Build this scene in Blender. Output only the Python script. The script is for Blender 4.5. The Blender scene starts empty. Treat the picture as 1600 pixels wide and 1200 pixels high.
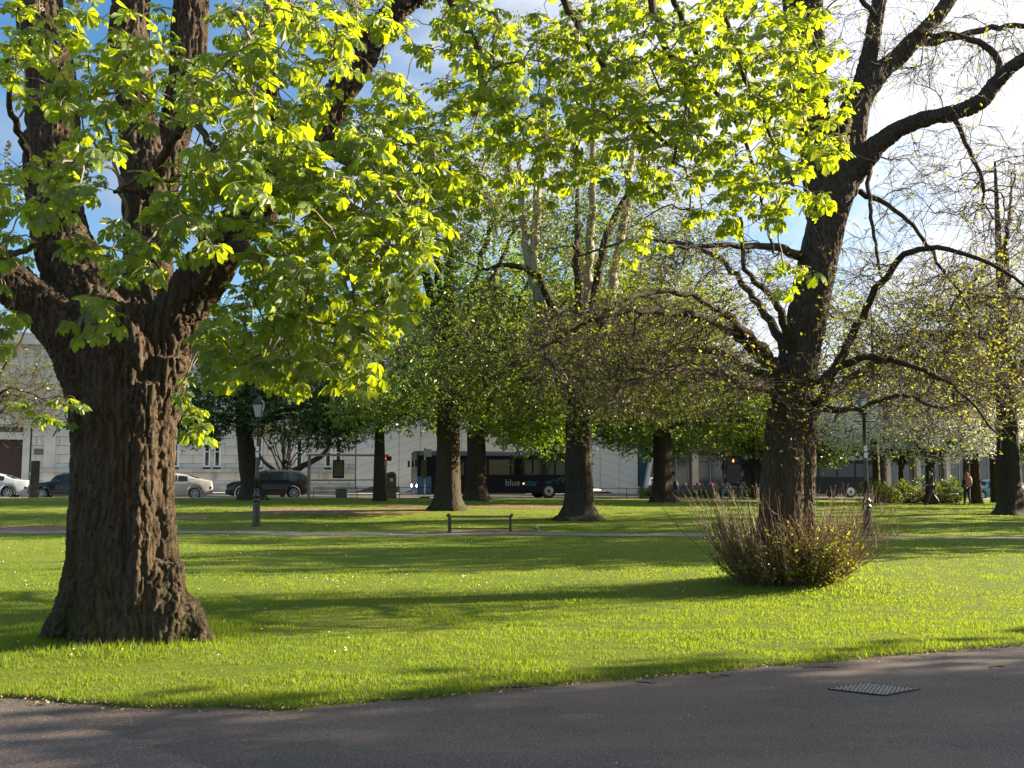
import bpy, bmesh, math, random
import numpy as np
np.seterr(over='ignore')
from mathutils import Vector, Matrix
rng = np.random.default_rng(7)
random.seed(7)
SC = bpy.context.scene
COL = SC.collection
R = math.radians
F = 1556.0
PITCH = math.atan(145.0 / F)
EYE = 1.65

# ------------------------------------------------------------------ camera, sky, sun, exposure
cd = bpy.data.cameras.new('camera'); cam = bpy.data.objects.new('camera', cd); COL.objects.link(cam)
cam.location = (0, 0, EYE); cam.rotation_euler = (R(90) + PITCH, 0, 0)
cd.lens = 36.0 * F / 1600.0; cd.sensor_width = 36.0; cd.clip_end = 2000; cd.clip_start = 0.05
SC.camera = cam
SUN_AZ, SUN_EL = R(73), R(21)
w = bpy.data.worlds.new("World"); SC.world = w; w.use_nodes = True
nt = w.node_tree; nt.nodes.clear()
n_out = nt.nodes.new('ShaderNodeOutputWorld'); n_bg = nt.nodes.new('ShaderNodeBackground')
n_sky = nt.nodes.new('ShaderNodeTexSky'); n_sky.sky_type = 'NISHITA'; n_sky.sun_disc = False
n_sky.sun_elevation = SUN_EL; n_sky.sun_rotation = SUN_AZ; n_sky.air_density = 1.0; n_sky.dust_density = 0.6; n_sky.ozone_density = 2.0
n_bg.inputs['Strength'].default_value = 0.05
n_tc = nt.nodes.new('ShaderNodeTexCoord')
n_map = nt.nodes.new('ShaderNodeMapping'); n_map.inputs['Scale'].default_value = (1.6, 1.6, 3.6); n_map.inputs['Location'].default_value = (0.35, 0.2, 0.1)
n_no = nt.nodes.new('ShaderNodeTexNoise'); n_no.inputs['Scale'].default_value = 1.5; n_no.inputs['Detail'].default_value = 7; n_no.inputs['Roughness'].default_value = 0.55
n_rp = nt.nodes.new('ShaderNodeValToRGB'); n_rp.color_ramp.elements[0].position = 0.49; n_rp.color_ramp.elements[1].position = 0.64
n_mx = nt.nodes.new('ShaderNodeMix'); n_mx.data_type = 'RGBA'
n_mx.inputs['B'].default_value = (6.2, 6.6, 7.4, 1)
n_hs = nt.nodes.new('ShaderNodeHueSaturation'); n_hs.inputs['Saturation'].default_value = 1.25; n_hs.inputs['Value'].default_value = 1.0
n_dot = nt.nodes.new('ShaderNodeVectorMath'); n_dot.operation = 'DOT_PRODUCT'; n_dot.inputs[1].default_value = (math.sin(SUN_AZ) * math.cos(SUN_EL), math.cos(SUN_AZ) * math.cos(SUN_EL), math.sin(SUN_EL))
n_fw = nt.nodes.new('ShaderNodeMapRange'); n_fw.inputs['From Min'].default_value = 0.1; n_fw.inputs['From Max'].default_value = 1.0; n_fw.inputs['To Min'].default_value = 0.0; n_fw.inputs['To Max'].default_value = 1.0
n_cv = nt.nodes.new('ShaderNodeMath'); n_cv.operation = 'MULTIPLY_ADD'; n_cv.inputs[1].default_value = 0.30
n_cc = nt.nodes.new('ShaderNodeMix'); n_cc.data_type = 'RGBA'; n_cc.inputs['A'].default_value = (2.2, 2.6, 3.4, 1); n_cc.inputs['B'].default_value = (7.0, 7.0, 7.0, 1)
nt.links.new(n_tc.outputs['Generated'], n_dot.inputs[0]); nt.links.new(n_dot.outputs['Value'], n_fw.inputs['Value']); nt.links.new(n_fw.outputs[0], n_cv.inputs[0]); nt.links.new(n_fw.outputs[0], n_cc.inputs['Factor'])
nt.links.new(n_no.outputs['Fac'], n_cv.inputs[2]); nt.links.new(n_cc.outputs['Result'], n_mx.inputs['B'])
nt.links.new(n_tc.outputs['Generated'], n_map.inputs['Vector']); nt.links.new(n_map.outputs[0], n_no.inputs['Vector'])
nt.links.new(n_cv.outputs[0], n_rp.inputs[0]); nt.links.new(n_rp.outputs[0], n_mx.inputs['Factor'])
nt.links.new(n_sky.outputs[0], n_hs.inputs['Color']); nt.links.new(n_hs.outputs[0], n_mx.inputs['A'])
nt.links.new(n_mx.outputs['Result'], n_bg.inputs['Color']); nt.links.new(n_bg.outputs[0], n_out.inputs[0])
sd = bpy.data.lights.new('sun', 'SUN'); sun = bpy.data.objects.new('sun', sd); COL.objects.link(sun)
SUNDIR = Vector((math.sin(SUN_AZ) * math.cos(SUN_EL), math.cos(SUN_AZ) * math.cos(SUN_EL), math.sin(SUN_EL)))
sun.rotation_euler = SUNDIR.to_track_quat('Z', 'Y').to_euler()
sd.energy = 5.0; sd.angle = R(0.5); sd.color = (1.0, 0.83, 0.58)
SC.view_settings.view_transform = 'Standard'; SC.view_settings.look = 'None'
SC.view_settings.gamma = 1.0; SC.view_settings.use_curve_mapping = False
SC.view_settings.exposure = 2.12
SC.render.engine = 'CYCLES'
SC.cycles.use_denoising = True; SC.cycles.max_bounces = 6; SC.cycles.diffuse_bounces = 2; SC.cycles.transmission_bounces = 4
SC.cycles.transparent_max_bounces = 6; SC.cycles.glossy_bounces = 2
SC.cycles.sample_clamp_indirect = 2.5; SC.cycles.sample_clamp_direct = 12
SC.cycles.caustics_reflective = False; SC.cycles.caustics_refractive = False

# ------------------------------------------------------------------ helpers
def P(px, py, d):
    xc = (px - 800) / F; yc = (600 - py) / F
    Y = math.cos(PITCH) - yc * math.sin(PITCH); Z = math.sin(PITCH) + yc * math.cos(PITCH)
    t = d / Y
    return np.array([xc * t, d, EYE + Z * t])

def sstep(a, b, x):
    t = np.clip((np.asarray(x, float) - a) / (b - a), 0, 1); return t * t * (3 - 2 * t)

def hsh(ix, iy, iz, seed):
    h = (ix * 374761393 + iy * 668265263 + iz * 2147483647 + seed * 1274126177) & 0xffffffff
    h = ((h ^ (h >> 13)) * 1274126177) & 0xffffffff
    h = ((h ^ (h >> 16)) * 2246822519) & 0xffffffff
    return ((h ^ (h >> 15)) & 0xffffff) / float(0xffffff)

def vnoise(p, seed=0):
    p = np.asarray(p, float); i = np.floor(p).astype(np.int64); f = p - i; f = f * f * (3 - 2 * f)
    out = 0
    for dx in (0, 1):
        for dy in (0, 1):
            for dz in (0, 1):
                wgt = (f[..., 0] if dx else 1 - f[..., 0]) * (f[..., 1] if dy else 1 - f[..., 1]) * (f[..., 2] if dz else 1 - f[..., 2])
                out = out + wgt * hsh(i[..., 0] + dx, i[..., 1] + dy, i[..., 2] + dz, seed)
    return out * 2 - 1

def hgt(x, y):
    x = np.asarray(x, float); y = np.asarray(y, float)
    r = sstep(26, 50, y) * (0.42 - 0.007 * np.clip(x, -40, 40))
    p = np.stack([x * 0.35, y * 0.35, np.zeros_like(x + y)], -1) if np.ndim(x + y) else np.array([float(x) * 0.35, float(y) * 0.35, 0.0])
    r = r + 0.035 * vnoise(p, 3) * sstep(9.5, 14, y)
    for (tx, ty, rr, hh) in MOUNDS:
        r = r + hh * np.exp(-((x - tx) ** 2 + (y - ty) ** 2) / (rr * rr))
    return r
MOUNDS = []

def G(px, py):
    lo, hi = 3.0, 400.0
    for _ in range(50):
        m = (lo + hi) / 2; p = P(px, py, m)
        if p[2] > float(hgt(p[0], p[1])): lo = m
        else: hi = m
    p = P(px, py, lo); p[2] = float(hgt(p[0], p[1])); return p

def tag(o, label=None, cat=None, group=None, kind=None):
    if label: o['label'] = label
    if cat: o['category'] = cat
    if group: o['group'] = group
    if kind: o['kind'] = kind
    return o

def thing(name, label, cat, loc=(0, 0, 0), rz=0.0, group=None):
    o = bpy.data.objects.new(name, None); COL.objects.link(o)
    o.location = tuple(float(v) for v in loc); o.rotation_euler = (0, 0, rz); o.empty_display_size = 0.3
    return tag(o, label, cat, group)

class MB:
    def __init__(s): s.v = []; s.f = []; s.n = 0; s.r = []; s.uv = []
    def add(s, v, f, r=None, uv=None):
        v = np.asarray(v, float).reshape(-1, 3)
        s.v.append(v)
        if isinstance(f, np.ndarray): s.f.append((f + s.n))
        else:
            by = {}
            for q in f: by.setdefault(len(q), []).append(q)
            for q in by.values(): s.f.append(np.array(q) + s.n)
        s.n += len(v)
        s.r.append(np.zeros(len(v)) if r is None else np.broadcast_to(np.asarray(r, float), (len(v),)).copy())
        s.uv.append(np.zeros((len(v), 2)) if uv is None else uv)
        return s
    def box(s, c, size, rz=0.0, taper=1.0):
        x, y, z = np.array(size) / 2.0
        v = np.array([[-x, -y, -z], [x, -y, -z], [x, y, -z], [-x, y, -z], [-x * taper, -y * taper, z], [x * taper, -y * taper, z], [x * taper, y * taper, z], [-x * taper, y * taper, z]])
        if rz:
            cc, ss = math.cos(rz), math.sin(rz); v = v @ np.array([[cc, ss, 0], [-ss, cc, 0], [0, 0, 1]])
        return s.add(v + np.array(c), [(0, 3, 2, 1), (4, 5, 6, 7), (0, 1, 5, 4), (1, 2, 6, 5), (2, 3, 7, 6), (3, 0, 4, 7)])
    def tubes(s, pts, rad, sides=3, cap=False, r=None):
        """pts (N,K,3), rad (N,K)"""
        pts = np.asarray(pts, float); rad = np.asarray(rad, float)
        if pts.ndim == 2: pts = pts[None]; rad = rad[None]
        N, K, _ = pts.shape
        if N == 0: return s
        d = np.gradient(pts, axis=1); d /= np.linalg.norm(d, axis=2, keepdims=True) + 1e-9
        md = d.mean(1); md /= np.linalg.norm(md, axis=1, keepdims=True) + 1e-9
        ref = np.where(np.abs(md[:, 2:3]) < 0.8, np.array([[0, 0, 1.0]]), np.array([[1.0, 0, 0]]))
        a = np.cross(d, ref[:, None, :]); a /= np.linalg.norm(a, axis=2, keepdims=True) + 1e-9
        b = np.cross(d, a)
        th = np.arange(sides) * 2 * math.pi / sides
        v = pts[:, :, None, :] + rad[:, :, None, None] * (a[:, :, None, :] * np.cos(th)[None, None, :, None] + b[:, :, None, :] * np.sin(th)[None, None, :, None])
        k = np.arange(K - 1)[:, None]; j = np.arange(sides)[None, :]; j2 = (j + 1) % sides
        q = np.stack([k * sides + j, k * sides + j2, (k + 1) * sides + j2, (k + 1) * sides + j], -1).reshape(-1, 4)
        f = (q[None] + (np.arange(N) * K * sides)[:, None, None]).reshape(-1, 4)
        rr = None if r is None else np.repeat(np.asarray(r, float), K * sides)
        s.add(v.reshape(-1, 3), f[:, ::-1].copy(), rr)
        if cap:
            n0 = s.n
            for i in range(N):
                base = n0 - N * K * sides + i * K * sides
                s.f.append(np.array([[base + x for x in range(sides)]]))
                s.f.append(np.array([[base + (K - 1) * sides + x for x in range(sides)][::-1]]))
        return s
    def tube(s, pl, sides=8, cap=True):
        pl = np.asarray(pl, float); return s.tubes(pl[None, :, :3], pl[None, :, 3], sides, cap)
    def lathe(s, prof, c=(0, 0, 0), sides=16, axis='z', ph=0.0):
        prof = np.asarray(prof, float); K = len(prof); th = np.arange(sides) * 2 * math.pi / sides + ph
        v = np.stack([prof[:, None, 0] * np.cos(th), prof[:, None, 0] * np.sin(th), np.repeat(prof[:, 1:2], sides, 1)], -1).reshape(-1, 3)
        if axis == 'y': v = v[:, [0, 2, 1]] * np.array([1, 1, -1])
        if axis == 'x': v = v[:, [2, 1, 0]] * np.array([1, 1, -1])
        f = []
        for k in range(K - 1):
            for j in range(sides):
                f.append((k * sides + j, k * sides + (j + 1) % sides, (k + 1) * sides + (j + 1) % sides, (k + 1) * sides + j))
        f.append(tuple(range(sides))[::-1]); f.append(tuple((K - 1) * sides + j for j in range(sides)))
        return s.add(v + np.array(c), f)
    def mesh(s, name, mat=None, smooth=False, off=None):
        v = np.concatenate(s.v); 
        if off is not None: v = v - np.array(off)
        me = bpy.data.meshes.new(name)
        loops = np.concatenate([f.reshape(-1) for f in s.f]); tot = np.concatenate([np.full(len(f), f.shape[1]) for f in s.f])
        me.vertices.add(len(v)); me.vertices.foreach_set('co', v.astype(np.float32).reshape(-1))
        me.loops.add(len(loops)); me.loops.foreach_set('vertex_index', loops.astype(np.int32))
        me.polygons.add(len(tot)); st = np.concatenate([[0], np.cumsum(tot)[:-1]])
        me.polygons.foreach_set('loop_start', st.astype(np.int32)); me.polygons.foreach_set('loop_total', tot.astype(np.int32))
        me.update(calc_edges=True)
        r = np.concatenate(s.r)
        if np.any(r): 
            at = me.attributes.new('rnd', 'FLOAT', 'POINT'); at.data.foreach_set('value', r.astype(np.float32))
        uv = np.concatenate(s.uv)
        if np.any(uv):
            ul = me.uv_layers.new(name='UVMap'); ul.data.foreach_set('uv', uv[loops].astype(np.float32).reshape(-1))
        me.polygons.foreach_set('use_smooth', np.full(len(tot), bool(smooth)))
        me.validate()
        if mat: me.materials.append(mat)
        return me
    def build(s, name, mat, parent=None, smooth=False, local=False):
        off = None
        if parent is not None and not local: off = wloc(parent)
        o = bpy.data.objects.new(name, s.mesh(name, mat, smooth, off)); COL.objects.link(o)
        if parent is not None: o.parent = parent
        return o

def wloc(o):
    l = np.array(o.location)
    while o.parent is not None: o = o.parent; l = l + np.array(o.location)
    return l

def place(name, me, parent=None, loc=(0, 0, 0), rot=(0, 0, 0), scale=None):
    o = bpy.data.objects.new(name, me); COL.objects.link(o); o.location = tuple(float(v) for v in loc); o.rotation_euler = rot
    if scale: o.scale = scale
    if parent is not None: o.parent = parent
    return o

def ctree(o, parent=None):
    c = o.copy(); COL.objects.link(c); c.parent = parent
    for ch in list(o.children): ctree(ch, c)
    return c

# ------------------------------------------------------------------ materials
class NT:
    def __init__(s, name):
        s.m = bpy.data.materials.new(name); s.m.use_nodes = True; s.t = s.m.node_tree; s.t.nodes.clear()
        s.out = s.t.nodes.new('ShaderNodeOutputMaterial')
    def n(s, ty, **kw):
        nd = s.t.nodes.new(ty)
        for k, v in kw.items():
            if hasattr(nd, k) and not k[0].isupper(): setattr(nd, k, v)
            else: nd.inputs[k.replace('_', ' ')].default_value = v
        return nd
    def l(s, a, b): s.t.links.new(a, b)
    def noise(s, scale, detail=4, rough=0.55, vec=None, dist=0.0):
        nd = s.n('ShaderNodeTexNoise', Scale=scale, Detail=detail, Roughness=rough, Distortion=dist)
        if vec is not None: s.l(vec, nd.inputs['Vector'])
        return nd.outputs['Fac']
    def ramp(s, fac, stops):
        r = s.n('ShaderNodeValToRGB'); e = r.color_ramp.elements
        while len(e) < len(stops): e.new(0.5)
        for i, (p, c) in enumerate(stops):
            e[i].position = p; e[i].color = (*c, 1) if len(c) == 3 else c
        s.l(fac, r.inputs[0]); return r.outputs[0]
    def mix(s, fac, a, b):
        m = s.n('ShaderNodeMix', data_type='RGBA')
        for k, v in (('Factor', fac), ('A', a), ('B', b)):
            if isinstance(v, (int, float)): m.inputs[k].default_value = v
            elif isinstance(v, tuple): m.inputs[k].default_value = (*v, 1)
            else: s.l(v, m.inputs[k])
        return m.outputs['Result']
    def bump(s, h, strength=0.5, dist=0.02, prev=None):
        b = s.n('ShaderNodeBump', Strength=strength, Distance=dist); s.l(h, b.inputs['Height'])
        if prev is not None: s.l(prev, b.inputs['Normal'])
        return b.outputs[0]
    def coord(s, which='Object', scale=(1, 1, 1)):
        tc = s.n('ShaderNodeTexCoord'); mp = s.n('ShaderNodeMapping'); mp.inputs['Scale'].default_value = scale
        s.l(tc.outputs[which], mp.inputs['Vector']); return mp.outputs[0]
    def pbr(s, col, rough=0.6, metal=0.0, normal=None, spec=0.5, **kw):
        p = s.n('ShaderNodeBsdfPrincipled', Roughness=rough if isinstance(rough, (int, float)) else 0.5, Metallic=metal)
        p.inputs['Specular IOR Level'].default_value = spec
        if not isinstance(rough, (int, float)): s.l(rough, p.inputs['Roughness'])
        if isinstance(col, tuple): p.inputs['Base Color'].default_value = (*col, 1)
        else: s.l(col, p.inputs['Base Color'])
        if normal is not None: s.l(normal, p.inputs['Normal'])
        for k, v in kw.items(): p.inputs[k.replace('_', ' ')].default_value = v
        s.l(p.outputs[0], s.out.inputs[0]); return p

def simple(name, col, rough=0.5, metal=0.0, var=0.15, scale=6.0, bump=0.0, spec=0.5, **kw):
    t = NT(name); c = t.coord(); f = t.noise(scale, 5, 0.6, c)
    lo = tuple(max(0, x * (1 - var)) for x in col); hi = tuple(min(1, x * (1 + var)) for x in col)
    cc = t.ramp(f, [(0.3, lo), (0.7, hi)])
    nm = t.bump(t.noise(scale * 8, 3, 0.6, c), bump, 0.01) if bump else None
    t.pbr(cc, rough, metal, nm, spec, **kw); return t.m

def leafmat(name, dark, light, trans, tf=0.45, veins=False, gloss=0.06, rough=0.4):
    t = NT(name); at = t.n('ShaderNodeAttribute', attribute_name='rnd')
    oi = t.n('ShaderNodeObjectInfo')
    ad = t.n('ShaderNodeMath', operation='ADD'); t.l(at.outputs['Fac'], ad.inputs[0]); 
    ml = t.n('ShaderNodeMath', operation='MULTIPLY'); t.l(oi.outputs['Random'], ml.inputs[0]); ml.inputs[1].default_value = 0.37
    t.l(ml.outputs[0], ad.inputs[1]); fr = t.n('ShaderNodeMath', operation='FRACT'); t.l(ad.outputs[0], fr.inputs[0])
    f = fr.outputs[0]
    col = t.ramp(f, [(0.0, dark), (0.6, tuple((a + b) / 2 for a, b in zip(dark, light))), (1.0, light)])
    tcol = t.mix(f, tuple(x * 0.8 for x in trans), tuple(min(1, x * 1.15) for x in trans))
    nm = None
    if veins:
        uv = t.n('ShaderNodeUVMap'); sp = t.n('ShaderNodeSeparateXYZ'); t.l(uv.outputs[0], sp.inputs[0])
        ab = t.n('ShaderNodeMath', operation='ABSOLUTE'); t.l(sp.outputs[0], ab.inputs[0])
        m1 = t.n('ShaderNodeMath', operation='MULTIPLY_ADD'); t.l(ab.outputs[0], m1.inputs[0]); m1.inputs[1].default_value = -0.35; t.l(sp.outputs[1], m1.inputs[2])
        m2 = t.n('ShaderNodeMath', operation='MULTIPLY'); t.l(m1.outputs[0], m2.inputs[0]); m2.inputs[1].default_value = 75.0
        sn = t.n('ShaderNodeMath', operation='SINE'); t.l(m2.outputs[0], sn.inputs[0])
        nm = t.bump(sn.outputs[0], 0.6, 0.004)
    d = t.n('ShaderNodeBsdfDiffuse'); tr = t.n('ShaderNodeBsdfTranslucent'); g = t.n('ShaderNodeBsdfGlossy', Roughness=rough)
    g.inputs['Color'].default_value = (0.9, 0.95, 0.9, 1)
    t.l(col, d.inputs[0]); t.l(tcol, tr.inputs[0])
    if nm is not None: t.l(nm, d.inputs['Normal']); t.l(nm, g.inputs['Normal'])
    m = t.n('ShaderNodeMixShader'); m.inputs[0].default_value = tf; t.l(d.outputs[0], m.inputs[1]); t.l(tr.outputs[0], m.inputs[2])
    m2 = t.n('ShaderNodeMixShader'); m2.inputs[0].default_value = gloss; t.l(m.outputs[0], m2.inputs[1]); t.l(g.outputs[0], m2.inputs[2])
    t.l(m2.outputs[0], t.out.inputs[0]); return t.m

def barkmat(name, c0, c1, c2, zs=0.2, sc=22, b=0.9, moss=0.0):
    t = NT(name); c = t.coord('Object', (1, 1, zs)); big = t.noise(2.2, 3, 0.5, t.coord())
    f = t.noise(sc, 6, 0.62, c, 0.6); col = t.ramp(f, [(0.3, c0), (0.52, c1), (0.75, c2)])
    col = t.mix(big, col, tuple(x * 1.25 for x in c1))
    pl_ = t.n('ShaderNodeAttribute', attribute_name='rnd'); col = t.mix(t.ramp(pl_.outputs['Fac'], [(0.0, (0, 0, 0)), (1.0, (0.65,) * 3)]), col, tuple(x * 1.7 for x in c1[:2]) + (c1[2] * 1.9,))
    col = t.mix(t.ramp(t.noise(3.3, 5, 0.7, t.coord('Object', (1, 1, .5))), [(0.52, (0, 0, 0)), (0.66, (0.7,) * 3)]), col, (c1[0] * 1.0, c1[1] * 1.45, c1[2] * 1.5))
    if moss:
        g = t.n('ShaderNodeNewGeometry'); sp = t.n('ShaderNodeSeparateXYZ'); t.l(g.outputs['Position'], sp.inputs[0])
        mr = t.n('ShaderNodeMapRange'); mr.inputs['From Min'].default_value = 1.3; mr.inputs['From Max'].default_value = 0.1; t.l(sp.outputs[2], mr.inputs['Value'])
        mm = t.n('ShaderNodeMath', operation='MULTIPLY'); t.l(mr.outputs[0], mm.inputs[0]); t.l(t.ramp(t.noise(7, 4, 0.6), [(0.45, (0, 0, 0)), (0.6, (moss,) * 3)]), mm.inputs[1])
        col = t.mix(mm.outputs[0], col, (0.07, 0.09, 0.015))
    vo = t.n('ShaderNodeTexVoronoi', Scale=sc * 0.9, feature='DISTANCE_TO_EDGE'); t.l(c, vo.inputs['Vector'])
    nm = t.bump(vo.outputs[0], b * 1.0, 0.09); nm = t.bump(t.noise(sc * 2.2, 6, 0.75, c), b, 0.05, nm)
    t.pbr(col, 0.85, 0, nm, 0.25); return t.m

M = {}
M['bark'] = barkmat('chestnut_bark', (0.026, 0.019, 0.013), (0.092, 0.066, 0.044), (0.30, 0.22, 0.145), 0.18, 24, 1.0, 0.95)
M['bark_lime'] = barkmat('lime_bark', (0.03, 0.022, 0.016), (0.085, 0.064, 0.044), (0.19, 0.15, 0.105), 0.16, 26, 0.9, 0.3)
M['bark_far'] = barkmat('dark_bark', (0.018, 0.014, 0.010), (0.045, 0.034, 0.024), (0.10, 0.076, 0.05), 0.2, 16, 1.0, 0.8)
M['bark_pale'] = barkmat('pale_bark', (0.14, 0.115, 0.08), (0.27, 0.23, 0.165), (0.42, 0.37, 0.28), 0.2, 9, 0.5)
M['twig'] = simple('twig_bark', (0.07, 0.05, 0.035), 0.8, var=0.4, scale=5)
M['twig_pale'] = simple('pale_twig_bark', (0.16, 0.12, 0.085), 0.75, var=0.4, scale=5)  # paler twig bark tone for the chestnut and the shelter tree
M['twig_red'] = simple('reddish_shoot_bark', (0.17, 0.10, 0.06), 0.6, var=0.4, scale=8)
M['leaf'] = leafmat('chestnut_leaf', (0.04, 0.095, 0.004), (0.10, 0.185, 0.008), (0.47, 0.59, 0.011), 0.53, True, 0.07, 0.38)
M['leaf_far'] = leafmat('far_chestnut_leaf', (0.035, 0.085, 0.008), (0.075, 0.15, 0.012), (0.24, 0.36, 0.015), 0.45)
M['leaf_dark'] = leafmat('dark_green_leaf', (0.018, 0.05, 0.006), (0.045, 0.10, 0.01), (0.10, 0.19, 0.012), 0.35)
M['leaf_bud'] = leafmat('young_lime_leaf', (0.12, 0.15, 0.015), (0.30, 0.30, 0.03), (0.45, 0.48, 0.03), 0.45)
M['leaf_olive'] = leafmat('sparse_spring_leaf', (0.06, 0.085, 0.015), (0.15, 0.17, 0.03), (0.26, 0.30, 0.03), 0.4)
M['blossom'] = leafmat('white_blossom_petal', (0.62, 0.63, 0.57), (0.85, 0.85, 0.80), (0.75, 0.76, 0.66), 0.45, gloss=0.02)
M['grass'] = leafmat('grass_blade', (0.035, 0.08, 0.003), (0.145, 0.205, 0.010), (0.32, 0.44, 0.010), 0.45, gloss=0.025, rough=0.6)
M['shrub'] = leafmat('shrub_leaf', (0.05, 0.08, 0.01), (0.18, 0.20, 0.03), (0.30, 0.36, 0.03), 0.4)
M['daisy'] = simple('daisy_petal', (0.75, 0.75, 0.70), 0.7, var=0.1)
# ------------------------------------------------------------------ ground
T1B = G(203, 1000); T2B = G(1232, 918)
MOUNDS += [(T1B[0], T1B[1], 1.1, 0.07), (T2B[0], T2B[1], 1.5, 0.12)]
epx = [(-160, 1075), (0, 1085), (200, 1099), (450, 1101), (650, 1086), (900, 1063), (1100, 1046), (1300, 1029), (1450, 1015), (1600, 1003)]
ew = np.array([P(x, y, 5.0 * 1.0)[:2] * 0 + G(x, y)[:2] for x, y in epx])
ex = np.concatenate([[-60, -20, -9], ew[:, 0], [9, 20, 60]]); ey = np.concatenate([[26, 12.5, 8.6], ew[:, 1], [11.8, 17.5, 40]])
def edge(x):
    x = np.asarray(x, float); p = np.stack([x * 2.3, x * 0, x * 0], -1); q = np.stack([x * 9, x * 0 + 4, x * 0], -1)
    return np.interp(x, ex, ey) + 0.05 * vnoise(p, 5) + 0.025 * vnoise(q, 6)

def lawnmat():
    t = NT('lawn_turf'); c = t.coord()
    n1 = t.noise(0.35, 4, 0.6, c); n2 = t.noise(3.5, 6, 0.7, t.coord('Object', (1, 1.6, 1))); n3 = t.noise(60, 4, 0.7, c)
    a = t.ramp(n2, [(0.28, (0.026, 0.06, 0.003)), (0.5, (0.095, 0.15, 0.006)), (0.72, (0.20, 0.235, 0.014))])
    b = t.ramp(n3, [(0.3, (0.03, 0.065, 0.005)), (0.7, (0.16, 0.21, 0.02))])
    cl = t.ramp(t.noise(9.0, 5, 0.7, t.coord('Object', (.8, 1.3, 1))), [(0.52, (0, 0, 0)), (0.66, (0.75,) * 3)]); col = t.mix(cl, t.mix(0.5, a, b), (0.03, 0.055, 0.006))
    col = t.mix(t.ramp(n1, [(0.45, (0, 0, 0)), (0.65, (0.45,) * 3)]), col, (0.19, 0.19, 0.035))
    nm = t.bump(t.noise(14, 5, 0.75, c), 0.9, 0.09); nm = t.bump(n3, 1.0, 0.03, nm)
    p = t.pbr(col, 0.8, 0, nm, 0.2, Sheen_Weight=0.25); p.inputs['Sheen Tint'].default_value = (0.5, 0.7, 0.1, 1); return t.m
M['lawn'] = lawnmat()
def asphalt(name, base=0.05, warm=1.0):
    t = NT(name); c = t.coord()
    n1 = t.noise(0.7, 5, 0.6, t.coord('Object', (0.5, 1.4, 1))); n2 = t.noise(190, 3, 0.8, c); n3 = t.noise(7, 5, 0.65, c)
    vo = t.n('ShaderNodeTexVoronoi', Scale=95.0); t.l(c, vo.inputs['Vector'])
    a = t.ramp(n2, [(0.3, (base * .4, base * .37, base * .36)), (0.55, (base * 1.05 * warm, base, base * .95)), (0.75, (base * 2.6 * warm, base * 2.4, base * 2.2))])
    a = t.mix(t.ramp(n1, [(0.42, (0, 0, 0)), (0.6, (0.8,) * 3)]), a, (base * 1.8 * warm, base * 1.5, base * 1.35))
    a = t.mix(t.ramp(n3, [(0.56, (0, 0, 0)), (0.72, (0.4,) * 3)]), a, (base * .5, base * .45, base * .42))
    a = t.mix(t.ramp(t.noise(75, 2, 0.5, c), [(0.58, (0, 0, 0)), (0.66, (1.0,) * 3)]), a, (base * 3.6 * warm, base * 3.4, base * 3.0));
    nm = t.bump(vo.outputs['Distance'], 0.5, 0.004); nm = t.bump(n2, 0.6, 0.004, nm); nm = t.bump(n3, 0.3, 0.02, nm)
    t.pbr(a, 0.75, 0, nm, 0.4); return t.m
M['asphalt'] = asphalt('path_asphalt', 0.062, 1.13); M['asphalt2'] = asphalt('lighter_path_asphalt', 0.082, 1.15); M['asphalt3'] = asphalt('pale_path_tarmac', 0.12); M['road'] = asphalt('road_asphalt', 0.07)
M['soil'] = simple('bare_soil', (0.19, 0.125, 0.085), 0.95, var=0.5, scale=3, bump=0.8, spec=0.1)

def sheet(name, xs, rows, zf, mat):
    """grid: rows = list of y arrays (one y per x)"""
    xs = np.asarray(xs); V = []
    for y in rows: V.append(np.stack([xs, y, zf(xs, y)], -1))
    V = np.array(V); nr, nc, _ = V.shape
    i = np.arange(nr - 1)[:, None]; j = np.arange(nc - 1)[None]
    f = np.stack([i * nc + j, i * nc + j + 1, (i + 1) * nc + j + 1, (i + 1) * nc + j], -1).reshape(-1, 4)
    return MB().add(V.reshape(-1, 3), f).build(name, mat, smooth=True)

def ground_xs(): return np.unique(np.concatenate([np.linspace(-900, -60, 12), np.linspace(-60, 60, 121), np.linspace(-9, 9, 131), np.linspace(60, 900, 12)]))
xs = ground_xs(); E = edge(xs)
srow = np.concatenate([[-60, -20, -5, -1, -0.16, -0.05, 0.0, 0.04], np.arange(0.1, 12, 0.3), np.arange(12, 62, 0.8), [70, 85, 110, 150, 300, 900]])
def hl(x, y):
    s = y - edge(x)
    roadc = road_y(x)
    lower = sstep(-8.2, -7.9, y - roadc) * 0.5
    return hgt(x, y) - (1 - sstep(-0.06, 0.02, s)) * 0.10 - lower
def road_y(x): return 64.0 + 0.27 * (np.clip(np.asarray(x, float), -60, 80) + 10)
lawn = sheet('lawn', xs, [E + s for s in srow], hl, M['lawn']); tag(lawn, kind='structure')
px_ = np.unique(np.concatenate([np.linspace(-60, 60, 41), np.linspace(-9, 9, 91)])); pe = edge(px_)
path = sheet('tarmac_path', px_, [pe + s for s in (-40, -12, -7, -6, -5, -4, -3, -2, -1.2, -0.6, -0.3, -0.1, 0.0, 0.03)], lambda x, y: -0.028 + 0.004 * vnoise(np.stack([x, y, x * 0], -1), 9) * (y > -20), M['asphalt']); tag(path, kind='structure')
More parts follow.
